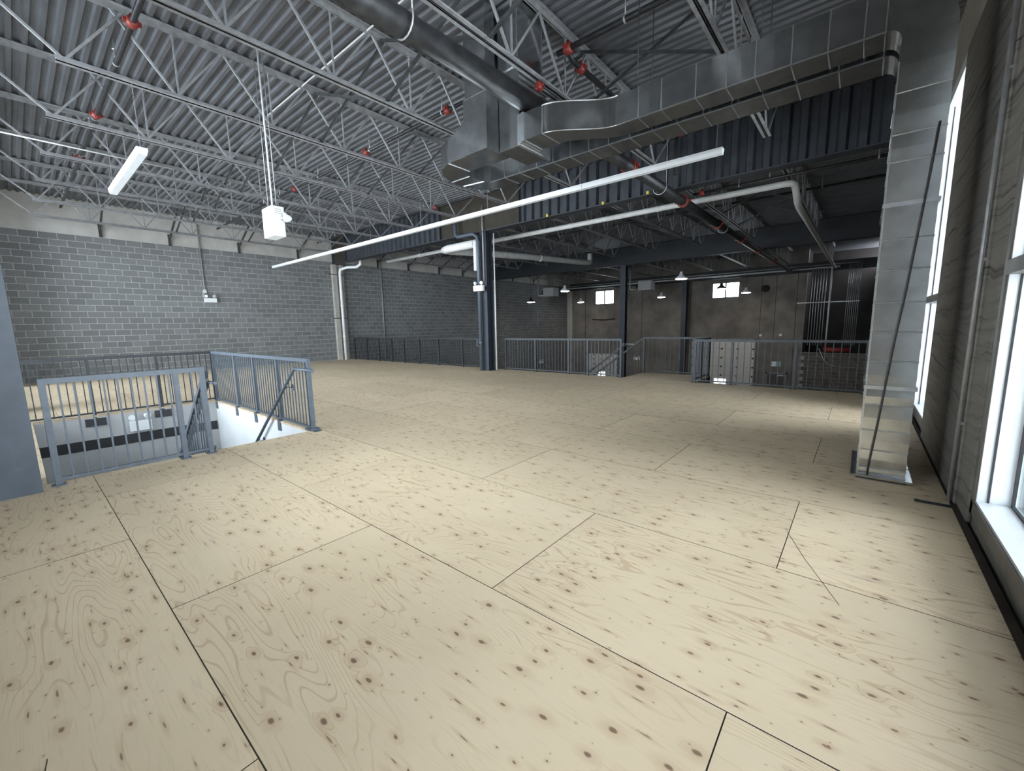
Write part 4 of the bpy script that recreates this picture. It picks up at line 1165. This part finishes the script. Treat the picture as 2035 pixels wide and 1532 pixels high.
# ================================================================== BACK WALL FITTINGS
o = thing('exit_sign', 'small green and white running-man exit sign above the dark door', 'sign', (-4.05, YB - 0.05, -1.3))
part('housing', MB().bevbox(-4.33, -3.77, YB - 0.06, YB - 0.001, -1.42, -1.12, 0.006), WHITEP, o)
part('face', MB().box(-4.05, -3.79, YB - 0.064, YB - 0.060, -1.40, -1.14), GREENS, o, 'green half')
man = MB()
cx, cz, yy = -3.92, -1.27, YB - 0.066
man.lathe((cx + 0.02, yy + 0.002, cz + 0.085), [(0.018, -0.004), (0.018, 0.0)], 8, (0, 1, 0))
man.bar((cx + 0.01, yy, cz + 0.06), (cx - 0.015, yy, cz - 0.01), 0.03, 0.004, (0, 1, 0))
man.bar((cx - 0.015, yy, cz - 0.01), (cx + 0.045, yy, cz - 0.03), 0.018, 0.004, (0, 1, 0)).bar((cx + 0.045, yy, cz - 0.03), (cx + 0.04, yy, cz - 0.09), 0.015, 0.004, (0, 1, 0))
man.bar((cx - 0.015, yy, cz - 0.01), (cx - 0.06, yy, cz - 0.08), 0.018, 0.004, (0, 1, 0))
man.bar((cx + 0.0, yy, cz + 0.05), (cx + 0.06, yy, cz + 0.02), 0.012, 0.004, (0, 1, 0)).bar((cx + 0.0, yy, cz + 0.05), (cx - 0.06, yy, cz + 0.03), 0.012, 0.004, (0, 1, 0))
part('running_man', man, WHITEP, o, 'white running figure')
part('arrow', MB().box(-4.26, -4.14, YB - 0.064, YB - 0.060, -1.28, -1.25).prism([(-4.30, -1.265), (-4.25, -1.22), (-4.25, -1.31)], YB - 0.064, YB - 0.060, 'y'), GREENS, o, 'green arrow')
cg = thing('conduit_bank', 'bank of pale conduits in the dark recess, left group', 'conduit', (-2.0, 30.0, 0))
for i in range(6):
    x = -2.42 + 0.13 * i
    part('conduit', MB().tube([(x, 30.2, 4.4), (x, 30.2, 0.0)], 0.022, 6), COND, cg)
part('conduit', MB().tube([(-1.55, 30.2, 4.4), (-1.55, 30.2, -0.05)], 0.045, 8), PVC, cg, 'thicker white pipe')
part('strut', MB().box(-3.1, -0.2, 30.23, 30.27, 2.45, 2.50), COND, cg)
cg = thing('conduit_bank', 'bank of dim conduits in the dark recess, right group', 'conduit', (-0.6, 30.0, 0))
for i in range(7):
    x = -0.78 + 0.085 * i
    part('conduit', MB().tube([(x, 30.4, 4.6), (x, 30.4, 0.0)], 0.014, 6), COND, cg)
single('red_pipe', MB().tube([(-1.6, 29.3, -0.2), (-0.4, 29.3, -0.2)], 0.14, 10).tube([(-1.5, 29.3, -0.1), (-1.5, 29.3, 0.15)], 0.06, 8), REDC, 'red pipe lying on top of the low block wall', 'pipe', (-1, 29.3, -0.2))
single('wall_conduit', MB().tube([(-1.75, 28.62, -0.1), (-1.5, 28.62, -0.7), (-1.2, 28.62, -1.0), (-0.8, 28.62, -1.08), (0.4, 28.62, -1.08)], 0.03, 6), COND, 'bent pale conduit on the low block wall', 'conduit', (-1, 28.62, -1))
o = thing('roof_pipe_run', 'pair of pale pipes along the top of the back wall', 'pipe', (-8, 30.4, 4.5))
part('pipe', MB().tube([(XL + 0.4, 30.3, 4.42), (-1.2, 30.3, 4.42)], 0.05, 8), PVC, o)
part('pipe', MB().tube([(XL + 0.4, 30.15, 4.56), (-0.4, 30.15, 4.56)], 0.03, 8), COND, o)
single('wall_speaker', MB().lathe((-4.9, YB - 0.12, 3.5), [(0.10, 0.0), (0.22, -0.02), (0.20, 0.12)], 14, (0, 1, 0)), DARKW, 'round black horn on the back wall right of the window', 'horn', (-4.9, YB, 3.5))
for k, (x, z) in enumerate(((-5.0, 0.55), (-3.9, 0.58))):
    single('junction_box', MB().bevbox(x - 0.08, x + 0.08, YB - 0.07, YB - 0.001, z - 0.07, z + 0.07, 0.005), PVC, ('left', 'right')[k] + ' small pale box on the back wall above the edge railing', 'box', (x, YB, z))
single('black_streak_pipe', MB().tube([(-17.2, YB - 0.05, 1.86), (-16.2, YB - 0.05, 1.80), (-15.2, YB - 0.05, 1.86)], 0.05, 6), DARKW, 'black wavy cable over the smaller overhead door', 'cable', (-16, YB, 1.8))
# yellow tags on the big girder
for k, (x, z) in enumerate(((-7.05, 4.54), (-5.32, 4.54), (-4.15, 4.55))):
    single('beam_clamp', MB().bevbox(x - 0.03, x + 0.03, G1 - 0.18, G1 - 0.141, z - 0.04, z + 0.03, 0.005), YELL, 'yellow clamp on the big girder, %s from the left' % ORD[k], 'clamp', (x, G1, z), 'yellow girder clamps')
